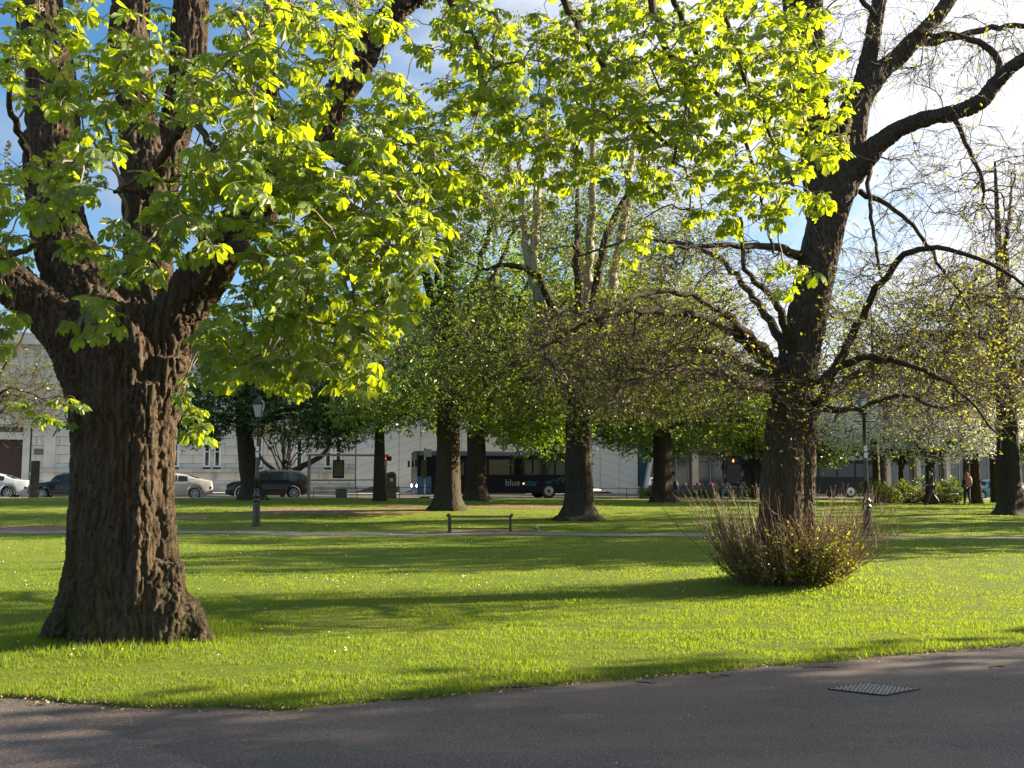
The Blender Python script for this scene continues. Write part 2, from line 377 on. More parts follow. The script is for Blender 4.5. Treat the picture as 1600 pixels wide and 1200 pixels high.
# older tarmac patch, lower left, its seam running off to the bottom of the frame
sa = [G(-60, 1095)[:2], G(60, 1110)[:2], G(170, 1140)[:2], G(260, 1170)[:2], G(380, 1215)[:2]]
poly = [(-9, 7.0)] + [tuple(p) for p in sa] + [(-1.2, 3.0), (-9, 3.0)]
m = MB(); pv = []
for i, (a, b) in enumerate(zip(poly, poly[1:] + poly[:1])):
    for k in range(8):
        q = np.array(a) * (1 - k / 8) + np.array(b) * (k / 8); j = 0.012 * vnoise(np.array([q[0] * 6, q[1] * 6, 0.5]), 2)
        pv.append([q[0] + j, q[1] + j, -0.0165])
m.add(pv, [tuple(range(len(pv)))[::-1]]); ap = m.build('tarmac_patch', M['asphalt2']); tag(ap, kind='structure')
if ap.data.polygons[0].normal.z < 0: ap.data.flip_normals()
# path across the lawn
def strip(name, pts, wd, mat, dz=0.012, kind='structure', n=120, wob=0.12):
    pts = np.array(pts, float); t = np.linspace(0, 1, len(pts)); u = np.linspace(0, 1, n)
    x = np.interp(u, t, pts[:, 0]); y = np.interp(u, t, pts[:, 1]); V = []
    for k in range(5):
        o = (k / 4 - 0.5) * wd
        jj = wob * vnoise(np.stack([x * 1.3, x * 0 + k, x * 0], -1), 8) if k in (0, 4) else 0
        V.append(np.stack([x, y + o + jj, hl(x, y + o + jj) + dz], -1))
    V = np.array(V); i = np.arange(4)[:, None]; j = np.arange(n - 1)[None]
    f = np.stack([i * n + j, i * n + j + 1, (i + 1) * n + j + 1, (i + 1) * n + j], -1).reshape(-1, 4)
    o = MB().add(V.reshape(-1, 3), f).build(name, mat, smooth=True); tag(o, kind=kind); return o
strip('park_path', [G(-400, 829)[:2], G(0, 831)[:2], G(400, 832.5)[:2], G(800, 834)[:2], G(1200, 838)[:2], G(1600, 842)[:2], G(2000, 846)[:2]], 1.1, M['asphalt3'], n=260)
def patch(name, cx, cy, rx, ry, mat, dz=0.012, sd=1):
    th = np.linspace(0, 2 * math.pi, 56, endpoint=False); V = [[cx, cy, float(hl(cx, cy)) + dz]]
    for ring in (0.25, 0.5, 0.75, 1.0):
        rr = ring * (1 + (0.35 * vnoise(np.stack([np.cos(th) * 1.5, np.sin(th) * 1.5, th * 0 + sd], -1), sd) + 0.12 * vnoise(np.stack([np.cos(th) * 5, np.sin(th) * 5, th * 0 + sd], -1), sd)) * (ring > .9))
        x = cx + rx * rr * np.cos(th); y = cy + ry * rr * np.sin(th); V += np.stack([x, y, hl(x, y) + dz], -1).tolist()
    n = 56; f = [(0, 1 + j, 1 + (j + 1) % n) for j in range(n)]
    for k in range(3):
        f += [(1 + k * n + j, 1 + (k + 1) * n + j, 1 + (k + 1) * n + (j + 1) % n, 1 + k * n + (j + 1) % n) for j in range(n)]
    o = MB().add(V, f).build(name, mat); tag(o, kind='structure'); return o
g = G(30, 826); patch('worn_earth', g[0], g[1], 3.2, 1.0, M['soil'], sd=1)
g = G(290, 808); patch('worn_earth', g[0], g[1], 1.1, 0.8, M['soil'], sd=9)
g = G(760, 831); patch('worn_earth', g[0], g[1] + 0.1, 1.6, 0.7, M['soil'], sd=2)
g = G(545, 799.5); patch('worn_earth', g[0], g[1], 3.9, 1.9, M['soil'], sd=3)
g = G(760, 792); patch('worn_earth', g[0], g[1], 4.6, 1.3, M['soil'], sd=5)

# grass blades: one object, density falling with distance
def blades(N, dmin, dmax, hbase, wbase, seg, name_rng, lean=0.5):
    r = np.random.default_rng(name_rng)
    d = dmin * (dmax / dmin) ** r.random(N)
    x = (r.random(N) * 2 - 1) * (0.56 * d + 0.4)
    e = edge(x); keep = d > e - 0.01
    # keep off paths and soil
    x, d = x[keep], d[keep]; n = len(x)
    big = vnoise(np.stack([x * 1.1, d * 1.7, x * 0], -1), 11) * 0.6 + vnoise(np.stack([x * 5, d * 7, x * 0], -1), 12) * 0.7
    e = edge(x); near = np.exp(-((d - e) / 0.25) ** 2)
    tr = np.exp(-((np.hypot(x - T1B[0], (d - T1B[1])) - 0.85) / 0.45) ** 2) + 0.8 * np.exp(-((np.hypot(x - T2B[0], d - T2B[1]) - 1.1) / 0.5) ** 2)
    hh = hbase * (0.55 + 0.9 * r.random(n)) * (1 + 0.75 * big + 0.45 * near + 1.9 * tr * r.random(n))
    sc = np.sqrt(d / 8.0)
    ww = wbase * (0.7 + 0.6 * r.random(n)) * sc; hh = hh * (0.75 + 0.25 * sc)
    pth = (d > 24) & (np.abs(d - np.interp(x / d, [-0.52, -0.26, 0, 0.26, 0.52], [G(0, 831)[1], G(400, 832.5)[1], G(800, 834)[1], G(1200, 838)[1], G(1600, 842)[1]])) < 0.55)
    k2 = ~pth; x, d, hh, ww, big = x[k2], d[k2], hh[k2], ww[k2], big[k2]; n = len(x)
    az = r.random(n) * 2 * math.pi; la = r.random(n) * 2 * math.pi; ln = lean * (0.3 + r.random(n)) * hh
    z0 = hl(x, d) - 0.006
    b = np.stack([x, d, z0], -1); sx = np.stack([np.cos(az), np.sin(az), az * 0], -1) * ww[:, None] / 2
    off = np.stack([np.cos(la) * ln, np.sin(la) * ln, hh], -1)
    rn = np.clip(0.5 + 0.35 * big + 0.3 * (r.random(n) - 0.5), 0.02, 0.98)
    if seg == 1:
        v = np.stack([b - sx, b + sx, b + off], 1); f = np.arange(n * 3).reshape(-1, 3)
        return v.reshape(-1, 3), f, np.repeat(rn, 3), None
    mid = b + off * np.array([0.35, 0.35, 0.6])
    v = np.stack([b - sx, b + sx, mid - sx * 0.75, mid + sx * 0.75, b + off], 1); o = (np.arange(n) * 5)[:, None]
    return v.reshape(-1, 3), np.concatenate([o + 0, o + 1, o + 3, o + 2], 1), np.repeat(rn, 5), np.concatenate([o + 2, o + 3, o + 4], 1)
gm = MB()
v, f, rn, f3 = blades(75000, 7.0, 13.5, 0.024, 0.0058, 2, 21); n0 = gm.n; gm.add(v, f, rn); gm.f.append(f3 + n0)
v, f, rn, _ = blades(100000, 7.0, 14, 0.027, 0.007, 1, 22); gm.add(v, f, rn)
v, f, rn, _ = blades(185000, 13, 56, 0.022, 0.013, 1, 23); gm.add(v, f, rn)
go = gm.build('grass', M['grass']); tag(go, 'short bright green grass covering the whole park lawn', 'grass', kind='stuff')
# daisies
r = np.random.default_rng(5); n = 420; d = 8.5 * (44 / 8.5) ** r.random(n); x = (r.random(n) * 2 - 1) * 0.55 * d
k = (d > edge(x) + 0.2) & (vnoise(np.stack([x * .5, d * .5, x * 0], -1), 31) > 0.05); x, d = x[k], d[k]; n = len(x)
th = np.arange(5) * 2 * math.pi / 5; rr = 0.009 * np.sqrt(d / 9); c = np.stack([x, d, hl(x, d) + 0.035], -1)
v = c[:, None, :] + rr[:, None, None] * np.stack([np.cos(th), np.sin(th), 0.5 * np.sin(th * 2)], -1)[None]
tag(MB().add(v.reshape(-1, 3), np.arange(n * 5).reshape(-1, 5)).build('daisies', M['daisy']), 'tiny white daisies scattered over the lawn', 'flowers', kind='stuff')
# litter on tarmac edge
r = np.random.default_rng(15); n = 1500; x = r.random(n) * 12 - 5.5; s_ = -np.abs(r.normal(0, 0.10, n)) + 0.02; s_[1250:] = -r.random(n - 1250) * 4
y = edge(x) + s_; k = y > 3; x, y = x[k], y[k]; n = len(x); sz = 0.004 + 0.010 * r.random(n) ** 4; a = r.random(n) * 6.28
c = np.stack([x, y, x * 0 - 0.008], -1); ux = np.stack([np.cos(a), np.sin(a), a * 0 + .2], -1) * sz[:, None] * 1.8; uy = np.stack([-np.sin(a), np.cos(a), a * 0 + .15], -1) * sz[:, None]
v = np.stack([c - ux, c - uy, c + ux, c + uy + [0, 0, .006]], 1)
M['litter'] = leafmat('dry_leaf_litter', (0.12, 0.07, 0.03), (0.45, 0.38, 0.22), (0.2, 0.12, 0.05), 0.2)
tag(MB().add(v.reshape(-1, 3), np.arange(n * 4).reshape(-1, 4), np.repeat(r.random(n) + 1e-3, 4)).build('leaf_litter', M['litter']), 'dry bud scales and leaf scraps strewn along the tarmac edge', 'litter', kind='stuff')
# ------------------------------------------------------------------ trees
def limb(pts, dflt=None):
    """pixel limbs (px,py,d,r_px) -> world (x,y,z,r)"""
    out = []
    for p in pts:
        w = P(p[0], p[1], p[2]); out.append([*w, p[3] * p[2] / F])
    return np.array(out)
def dens(pl, step):
    """Catmull-Rom resample"""
    pl = np.asarray(pl, float); L = np.linalg.norm(np.diff(pl[:, :3], axis=0), axis=1)
    ext = np.vstack([2 * pl[0] - pl[1], pl, 2 * pl[-1] - pl[-2]]); out = []
    for i in range(len(pl) - 1):
        n = max(1, int(math.ceil(L[i] / step))); p0, p1, p2, p3 = ext[i:i + 4]
        for k in range(n):
            t = k / n; q = 0.5 * ((2 * p1) + (-p0 + p2) * t + (2 * p0 - 5 * p1 + 4 * p2 - p3) * t * t + (-p0 + 3 * p1 - 3 * p2 + p3) * t ** 3)
            q[3] = p1[3] * (1 - t) + p2[3] * t; out.append(q)
    out.append(pl[-1]); return np.array(out)

def remeshed(limbs, voxel, smooth=4):
    m = MB()
    for l in limbs: m.tube(dens(l, 0.12), 12, True)
    me = m.mesh('tmp'); o = bpy.data.objects.new('tmp', me); COL.objects.link(o)
    md = o.modifiers.new('r', 'REMESH'); md.mode = 'VOXEL'; md.voxel_size = voxel; md.use_smooth_shade = True
    s = o.modifiers.new('s', 'SMOOTH'); s.iterations = smooth; s.factor = 0.5
    dg = bpy.context.evaluated_depsgraph_get(); dg.update(); ev = o.evaluated_get(dg); em = ev.to_mesh()
    nv = len(em.vertices); co = np.empty(nv * 3, np.float32); em.vertices.foreach_get('co', co); nn = np.empty(nv * 3, np.float32); em.vertices.foreach_get('normal', nn)
    npol = len(em.polygons); tot = np.empty(npol, np.int32); em.polygons.foreach_get('loop_total', tot); lp = np.empty(len(em.loops), np.int32); em.loops.foreach_get('vertex_index', lp)
    st = np.concatenate([[0], np.cumsum(tot)[:-1]]); fs = []
    for k in (3, 4):
        idx = st[tot == k]
        if len(idx): fs.append(lp[idx[:, None] + np.arange(k)])
    ev.to_mesh_clear(); bpy.data.objects.remove(o); bpy.data.meshes.remove(me)
    return co.reshape(-1, 3).astype(float), nn.reshape(-1, 3).astype(float), fs

def worley(q, sd):
    i0 = np.floor(q).astype(np.int64); f1 = np.full(len(q), 9.0); f2 = np.full(len(q), 9.0); cid = np.zeros(len(q))
    for dx in (-1, 0, 1):
        for dy in (-1, 0, 1):
            for dz in (-1, 0, 1):
                c = i0 + np.array([dx, dy, dz]); jx = [hsh(c[:, 0], c[:, 1], c[:, 2], sd + k) for k in range(4)]
                d = np.sqrt((c[:, 0] + jx[0] - q[:, 0]) ** 2 + (c[:, 1] + jx[1] - q[:, 1]) ** 2 + (c[:, 2] + jx[2] - q[:, 2]) ** 2)
                n = d < f1; f2 = np.where(n, f1, np.minimum(f2, d)); cid = np.where(n, jx[3], cid); f1 = np.where(n, d, f1)
    return f1, f2, cid

def barked(co, nn, s=9.0, zs=0.2, depth=0.03, sd=1):
    wp = np.stack([vnoise(co * np.array([2.2, 2.2, 1.2]), sd + 1), vnoise(co * np.array([2.2, 2.2, 1.2]), sd + 2), vnoise(co * 1.6, sd + 3)], -1) * 0.09
    wp2 = np.stack([vnoise(co * 14, sd + 1), vnoise(co * 14, sd + 2), vnoise(co * 14, sd + 3)], -1) * 0.014
    q = (co + wp + wp2) * np.array([s, s, s * zs]); f1, f2, cid = worley(q, sd + 20)
    crack = 1 - sstep(0.02, 0.22, f2 - f1)
    q2 = (co + wp * .5 + wp2) * np.array([s * 2.1, s * 2.1, s * zs * 3.4]) + 5; g1, g2, cid2 = worley(q2, sd + 60)
    crack2 = 1 - sstep(0.0, 0.25, g2 - g1)
    n3 = vnoise((co + wp) * np.array([s * .4, s * .4, s * zs * .22]), sd + 6); n4 = vnoise(co * np.array([38, 38, 22]), sd + 7)
    dsp = depth * (-1.0 * crack - 0.30 * crack2 + 0.38 * (cid - .5) + .12 * (cid2 - .5) + 1.0 * n3 + 0.10 * n4 + 0.35)
    return co + nn * dsp[:, None], np.clip(cid * .6 + cid2 * .4, .01, 1)

def trunk_obj(name, limbs, voxel, parent, mat, s, zs, depth, sd):
    co, nn, fs = remeshed(limbs, voxel); co, cr_ = barked(co, nn, s, zs, depth, sd)
    m = MB(); m.v = [co]; m.f = fs; m.n = len(co); m.r = [cr_]; print(name, len(co)); m.uv = [np.zeros((len(co), 2))]
    return m.build(name, mat, parent, smooth=True)

def blob(spec, r):
    """(px,py,rx,ry,d0,d1,n) -> world points inside the ellipse, random depth"""
    px, py, rx, ry, d0, d1, n = spec; out = []
    a = r.random(n) * 2 * math.pi; q = np.sqrt(r.random(n)); d = d0 + (d1 - d0) * r.random(n)
    for i in range(n): out.append(P(px + rx * q[i] * math.cos(a[i]), py + ry * q[i] * math.sin(a[i]), d[i]))
    return np.array(out)

def grow(limbs, att, r, K=5, tipr=0.004, pw=0.42, rmax=0.08, sag=0.10, pen=0.25, jit=0.08, start_rmax=9):
    """connect attractors to the limbs; returns polylines, radii, tips, tip directions"""
    nodes = []; nrad = []; npl = []
    for l in limbs:
        dl = dens(l, 0.2); nodes.append(dl[:, :3]); nrad += list(dl[:, 3]); npl += list(0.0 * dl[:, 3])
    base = np.concatenate(nodes); nb = len(base); A = len(att)
    cap = nb + A * (K - 1) + 10
    pos = np.zeros((cap, 3)); pos[:nb] = base; par = -np.ones(cap, int); pl = np.zeros(cap); isb = np.zeros(cap, bool); isb[:nb] = True
    lr = np.zeros(cap); lr[:nb] = nrad
    d0 = np.array([np.min(np.linalg.norm(base - a, axis=1)) for a in att]) if A else []
    order = np.argsort(d0); n = nb; edges = []; tips = np.zeros((A, 3)); tdir = np.zeros((A, 3)); 
    for ai in order:
        a = att[ai]; dv = a - pos[:n]; dist = np.linalg.norm(dv, axis=1)
        cost = dist + pen * pl[:n]; j = int(np.argmin(cost)); p0 = pos[j]; L = dist[j]
        t = np.linspace(0, 1, K); seg = p0 + (a - p0) * t[:, None]
        pr = np.cross(a - p0, r.normal(size=3)); pr /= np.linalg.norm(pr) + 1e-9
        seg = seg + (np.sin(t * math.pi) * L * jit)[:, None] * pr * r.normal() + np.array([0, 0, 1]) * (np.sin(t * math.pi) * L * sag)[:, None]
        seg[1:-1] += r.normal(size=(K - 2, 3)) * L * 0.03
        ids = [j]; pp = j
        for k in range(1, K):
            pos[n] = seg[k]; par[n] = pp; pl[n] = pl[pp] + L / (K - 1); ids.append(n); pp = n; n += 1
        edges.append(ids); tips[ai] = a; dd = seg[-1] - seg[-2]; tdir[ai] = dd / (np.linalg.norm(dd) + 1e-9)
    cnt = np.zeros(n)
    for e in edges: cnt[e[-1]] += 1
    for i in range(n - 1, nb - 1, -1):
        if par[i] >= 0: cnt[par[i]] += cnt[i]
    rad = np.minimum(tipr * np.maximum(cnt, 1) ** pw, rmax)
    E = np.array(edges) if edges else np.zeros((0, K), int)
    rr = rad[E].copy()
    if len(E):
        rr[:, 0] = np.minimum(rr[:, 1] * 1.15, start_rmax)
    return pos[E], rr, tips, tdir

def leaf_template(r, nl=7, droop=0.6, seg=4):
    """palmate leaf; centre at origin, petiole towards -y; unit leaflet length"""
    V = []; Fq = []; Ft = []; U = []
    angs = np.linspace(-118, 118, nl) if nl > 5 else np.linspace(-95, 95, nl)
    for i, a in enumerate(angs):
        a = R(a + r.uniform(-7, 7)); mid = 1 - abs(a) / R(150)
        L = (0.50 + 0.55 * mid) * r.uniform(0.9, 1.08); W = L * r.uniform(0.20, 0.24)
        dirv = np.array([math.sin(a), math.cos(a), 0]); sd = np.array([dirv[1], -dirv[0], 0])
        dr = droop * r.uniform(0.75, 1.3); tw = r.uniform(-0.25, 0.25); n0 = len(V)
        ts = [0.05, 0.42, 0.76, 1.0]; ws = [0.07, 0.66, 1.0, 0.0]
        p = np.zeros(3); prev = 0; ang = -0.15
        for k, (t, wd) in enumerate(zip(ts, ws)):
            ang_k = -0.1 + dr * t * 1.25; st = (t - prev) * L; prev = t
            p = p + dirv * st * math.cos(ang_k) + np.array([0, 0, -1]) * st * math.sin(ang_k)
            fold = 0.33 * W * wd; s2 = sd * math.cos(tw * t) + np.array([0, 0, 1]) * math.sin(tw * t)
            if k == len(ts) - 1: V.append(p.copy()); U.append((0, t))
            else:
                V += [p - s2 * W * wd + [0, 0, -fold * 0], p + np.array([0, 0, -fold * 0.9]), p + s2 * W * wd]; U += [(-wd, t), (0, t), (wd, t)]
        for k in range(2):
            b = n0 + 3 * k; Fq += [(b, b + 1, b + 4, b + 3), (b + 1, b + 2, b + 5, b + 4)]
        b = n0 + 6; Ft += [(b, b + 1, b + 3), (b + 1, b + 2, b + 3)]
    # petiole, triangular
    n0 = len(V)
    for t, (yy, zz) in enumerate([(-0.75, -0.10), (0.0, 0.0)]):
        for q in range(3):
            th = q * 2.094; V.append(np.array([0.018 * math.cos(th), yy, zz + 0.018 * math.sin(th)])); U.append((0, 0))
    for q in range(3): Fq.append((n0 + q, n0 + (q + 1) % 3, n0 + 3 + (q + 1) % 3, n0 + 3 + q))
    return np.array(V), np.array(Fq), np.array(Ft), np.array(U, float)
_lr = random.Random(3)
LEAFT = [leaf_template(_lr, 7 if i % 3 else 5, [0.35, 0.6, 0.85, 1.05][i % 4]) for i in range(12)]
LEAFMESH = []
for i, (V, Q, T, U) in enumerate(LEAFT):
    m = MB(); m.add(V, Q, 0.02 + 0.9 * ((i * 5) % 12) / 12, U); m.f.append(T); LEAFMESH.append(m.mesh('chestnut_leaf', M['leaf'], True))

def palmate(tips, tdir, r, lo=3, hi=6, size=(0.105, 0.165)):
    """frames of palmate leaves round each shoot tip: pos (N,3), R (N,3,3), scale"""
    Ps, Rs, S = [], [], []
    for i in range(len(tips)):
        n = r.integers(lo, hi + 1); a0 = r.random() * 6.28; sz0 = size[0] + (size[1] - size[0]) * r.random()
        for k in range(n):
            a = a0 + k * 6.283 / n + r.normal() * 0.3; el = r.uniform(-0.5, 0.55)
            out = np.array([math.cos(a) * math.cos(el), math.sin(a) * math.cos(el), math.sin(el)]) + tdir[i] * 0.45
            out /= np.linalg.norm(out); sz = sz0 * r.uniform(0.75, 1.15)
            y = out + np.array([0, 0, -r.uniform(0.1, 0.9)]); y /= np.linalg.norm(y)
            up = np.array([0, 0, 1.0]) + r.normal(size=3) * 0.28 + out * 0.25
            z = up - y * (up @ y); z /= np.linalg.norm(z); x = np.cross(y, z)
            Ps.append(tips[i] + out * sz * 0.8); Rs.append(np.stack([x, y, z], 1)); S.append(sz)
    return np.array(Ps), np.array(Rs), np.array(S)

def leaf_bulk(mb, Ps, Rs, S, tv, rv):
    for k in range(len(LEAFT)):
        idx = np.where(tv == k)[0]
        if not len(idx): continue
        V, Q, T, U = LEAFT[k]; n = len(idx)
        W = np.einsum('nij,vj->nvi', Rs[idx], V) * S[idx][:, None, None] + Ps[idx][:, None, :]
        off = (np.arange(n) * len(V))[:, None, None]; n0 = mb.n
        mb.add(W.reshape(-1, 3), (Q[None] + off).reshape(-1, 4), np.repeat(rv[idx], len(V)), np.tile(U, (n, 1))); mb.f.append((T[None] + off).reshape(-1, 3) + n0)

def smalls(mb, tips, r, per, size, spread, kind='rhomb', drop=0.0):
    """many small leaf faces round tips. rhomb = 2 tris, hand = three-lobed bent leaf of 6 tris"""
    n = len(tips) * per; c = np.repeat(tips, per, 0) + r.normal(size=(n, 3)) * spread * np.array([1, 1, 0.75]); c[:, 2] -= drop * r.random(n)
    sz = size * (0.6 + 0.8 * r.random(n)); a = r.random(n) * 6.283; rn = np.clip(np.repeat(r.random(len(tips)), per) * 0.5 + r.random(n) * 0.5, 0.01, 0.99)
    y = np.stack([np.cos(a), np.sin(a), r.uniform(-1.1, 0.25, n)], -1); y /= np.linalg.norm(y, axis=1, keepdims=True)
    up = np.array([0, 0, 1.0]) + r.normal(size=(n, 3)) * 0.5; x = np.cross(y, up); x /= np.linalg.norm(x, axis=1, keepdims=True) + 1e-9; z = np.cross(x, y)
    if kind == 'rhomb':
        T = np.array([[0, -0.5, 0], [0.3, 0.02, 0.08], [0, 0.55, -0.05], [-0.3, 0.02, 0.08]]); Fc = np.array([[0, 1, 2], [0, 2, 3]])
    else:
        T = [[0, 0, 0]]; Fc = []
        for q, aa in enumerate((-1.25, 0.0, 1.25)):
            dx, dy = math.sin(aa), math.cos(aa); L = 0.75 if q == 1 else 0.58; T += [[dx * L * .6 - dy * .17, dy * L * .6 + dx * .17, -0.04], [dx * L, dy * L, -0.22], [dx * L * .6 + dy * .17, dy * L * .6 - dx * .17, -0.04]]
            b = 1 + q * 3; Fc += [[0, b, b + 1], [0, b + 1, b + 2]]
        T = np.array(T); Fc = np.array(Fc)
    W = c[:, None, :] + sz[:, None, None] * (x[:, None, :] * T[None, :, 0:1] + y[:, None, :] * T[None, :, 1:2] + z[:, None, :] * T[None, :, 2:3])
    f = (Fc[None] + (np.arange(n) * len(T))[:, None, None]).reshape(-1, 3)
    mb.add(W.reshape(-1, 3), f, np.repeat(rn, len(T)))

# ---- horse chestnut, left foreground
t1 = thing('horse_chestnut_tree', 'huge horse chestnut with deeply ridged brown trunk at the left, bright green leaves overhead', 'tree', T1B)
D = T1B[1]
L1 = {
 'trunk': [(203, 1030, D, 97), (202, 965, D, 86), (198, 880, D, 74), (194, 780, D, 68), (197, 690, D, 68), (199, 610, D, 73), (198, 550, D, 79), (190, 490, D, 72)],
 'A': [(165, 600, D, 60), (125, 540, D - .1, 50), (70, 485, D - .2, 40), (20, 440, D - .3, 34), (-60, 375, D - .5, 30), (-200, 270, D - .8, 22)],
 'B': [(175, 540, D, 60), (135, 470, D + .1, 50), (98, 380, D + .2, 45), (82, 280, D + .3, 41), (80, 140, D + .4, 38), (62, 0, D + .5, 36), (48, -180, D + .6, 28)],
 'C': [(205, 520, D + .3, 52), (232, 430, D + .5, 37), (228, 320, D + .6, 33), (218, 200, D + .7, 31), (205, 60, D + .8, 30), (212, -90, D + .9, 27), (220, -200, D + 1, 22)],
 'C2': [(225, 420, D + .8, 26), (262, 250, D + 1., 28), (292, 120, D + 1.1, 30), (302, -40, D + 1.2, 28), (320, -180, D + 1.3, 20)],
 'D': [(225, 590, D, 56), (262, 520, D, 48), (305, 450, D - .1, 40), (355, 378, D - .2, 34), (420, 305, D - .3, 31), (487, 232, D - .3, 29), (535, 140, D - .3, 25), (580, 60, D - .3, 23), (640, 0, D - .3, 21), (740, -70, D - .3, 18), (860, -170, D - .2, 13)],
}
fl = [
 [(262, 560, D - .12, 36), (246, 680, D - .16, 27), (244, 800, D - .18, 27), (252, 900, D - .18, 28), (280, 955, D - .2, 29), (312, 995, D - .26, 22), (350, 1040, D - .3, 10)],
 [(262, 880, D - .22, 24), (272, 960, D - .3, 26), (282, 1040, D - .4, 18)],
 [(240, 880, D - .3, 22), (245, 960, D - .4, 22), (252, 1045, D - .5, 14)],
 [(140, 570, D - .1, 34), (142, 700, D - .1, 26), (138, 850, D - .12, 30), (118, 940, D - .15, 28), (86, 985, D - .2, 20), (62, 1018, D - .25, 8)],
 [(196, 620, D - .32, 26), (190, 760, D - .34, 26), (180, 880, D - .36, 28), (158, 955, D - .42, 26), (134, 1000, D - .55, 18), (112, 1034, D - .66, 7)],
 [(232, 600, D - .3, 22), (224, 720, D - .33, 22), (222, 860, D - .36, 24), (224, 950, D - .42, 22), (226, 1012, D - .5, 10)],
 [(160, 600, D - .25, 22), (155, 750, D - .28, 22), (150, 880, D - .3, 24), (140, 970, D - .36, 18), (128, 1020, D - .42, 8)],
 [(204, 560, D - .25, 30), (215, 650, D - .3, 18), (206, 760, D - .34, 14), (200, 900, D - .38, 17), (186, 985, D - .46, 16), (176, 1035, D - .52, 8)],
]
L1w = {k: limb(v) for k, v in L1.items()}
FLm = [limb(v) for v in fl]
trunk_obj('trunk', [L1w['trunk'], L1w['A'], L1w['B'], L1w['C'], L1w['C2'], L1w['D']] + FLm, 0.0210, t1, M['bark'], 16, 0.085, 0.036, 1)
# secondary boughs
B1 = [limb(v) for v in [
 [(640, 0, D - .3, 14), (760, -90, D - .4, 13), (930, -150, D - .6, 12), (1120, -140, D - .9, 9), (1290, -60, D - 1.1, 6), (1370, 30, D - 1.2, 4)],
 [(690, -40, D - .3, 9), (722, 30, D - .5, 8), (748, 80, D - .5, 6.5), (756, 130, D - .6, 5), (775, 165, D - .6, 3)],
 [(985, -140, D - .6, 8), (1010, -20, D - .8, 7), (1035, 60, D - .9, 6), (1062, 105, D - 1., 5), (1072, 190, D - 1, 3.5), (1050, 250, D - 1.1, 2)],
 [(820, -120, D - .4, 7), (880, 0, D - .3, 6), (930, 90, D - .2, 5), (985, 170, D, 4), (1060, 240, D, 3)],
 [(1120, -140, D - .9, 7), (1130, 10, D - 1, 5), (1160, 110, D - 1.1, 4), (1200, 200, D - 1.2, 3), (1240, 290, D - 1.3, 2)],
 [(1040, -145, D - .7, 6), (1060, 20, D - .2, 5), (1120, 140, D, 4), (1170, 240, D, 3), (1210, 400, D - .2, 2)],
 [(420, 305, D - .3, 13), (440, 250, D - 1, 11), (430, 170, D - 1.8, 9), (425, 80, D - 2.6, 7), (440, -20, D - 3.2, 5)],
 [(355, 378, D - .2, 12), (400, 400, D - 1, 9), (440, 460, D - 1.8, 6), (500, 500, D - 2.3, 4), (560, 520, D - 2.6, 2.5)],
 [(305, 450, D - .2, 11), (330, 410, D - 1, 8), (300, 350, D - 1.8, 6), (225, 300, D - 2.6, 4.5), (185, 300, D - 3.0, 3)],
 [(487, 232, D - .3, 12), (540, 250, D - 1, 9), (600, 300, D - 1.6, 6), (650, 340, D - 1.8, 3)],
 [(228, 320, D + .6, 10), (260, 235, D - .3, 8), (300, 190, D - 1.2, 7), (330, 230, D - 1.9, 5), (345, 300, D - 2.4, 3)],
 [(82, 280, D + .3, 10), (50, 250, D - .6, 7), (20, 180, D - 1.6, 5), (10, 90, D - 2.2, 3)],
 [(-60, 375, D - .5, 10), (0, 398, D - 1.4, 6), (60, 380, D - 2, 4), (110, 330, D - 2.6, 3)],
]]
r = np.random.default_rng(101)
N1 = D - 4.6; N2 = D - 1.0
BL1 = [(480, 70, 160, 110, N1, N2, 120), (420, 190, 150, 120, N1, N2, 105), (400, 330, 170, 120, N1, N2, 110), (520, 420, 130, 130, N1 + .3, N2, 125), (450, 520, 130, 85, N1 + .3, N2 - .3, 95), (560, 250, 120, 110, N1 + .5, N2, 95),
 (640, 230, 80, 90, N1 + 1, N2, 48), (630, 390, 60, 70, N1 + .6, N2 - 1, 36), (700, 290, 60, 60, D - 2, D, 22), (570, 565, 34, 50, N1 + .6, N1 + 2, 14), (480, 590, 60, 30, N1 + 1, N1 + 2.4, 14), (370, 565, 60, 32, N1 + .8, N2 - 1, 22), (320, 545, 30, 50, N1 + .5, N2 - 1, 9), (300, 640, 22, 60, N1 + 3, N2, 10),
 (250, 130, 90, 110, N1 + .5, N2, 26), (90, 80, 110, 90, N1 + .3, N2, 40), (150, 150, 60, 130, N1 + .5, N2, 22), (50, 300, 95, 50, N1, N2, 30), (120, 250, 60, 60, N1, N2, 12), (170, 390, 80, 45, N1, N2 - 1.5, 20), (160, 495, 48, 32, N1, N1 + 1, 9), (8, 420, 26, 120, N1 + 1, N2, 14), (75, 640, 60, 26, N2, D + 2, 9), (260, 300, 60, 60, N1, N2, 16),
 (700, 90, 110, 100, D - 2.2, D + 1.5, 90), (840, 120, 120, 130, D - 2, D + 1.5, 130), (820, 250, 100, 70, D - 1.5, D + 1.5, 42), (990, 100, 130, 110, D - 2.2, D + .6, 130), (1000, 230, 120, 80, D - 2, D + .6, 70), (1160, 90, 120, 100, D - 2.4, D, 105), (1150, 220, 110, 80, D - 2.4, D, 75), (1210, 300, 80, 50, D - 2.4, D - .8, 34),
 (1270, 120, 55, 110, D - 2.6, D - .6, 40), (1290, 235, 45, 22, D - 2.6, D - 1.4, 9), (1235, 425, 32, 28, D - 2, D - 1, 6), (1000, 375, 45, 45, D - 1, D, 8), (1120, 345, 50, 30, D - 1.5, D, 8),
 (400, -150, 420, 130, D - 3, D + 2.5, 60), (1000, -120, 350, 90, D - 2, D + 2, 40), (-250, 150, 200, 300, D - 3, D + 2, 30), (150, 60, 150, 160, D + 1.5, D + 3, 45), (60, 330, 80, 90, D + 1, D + 2.5, 22)]
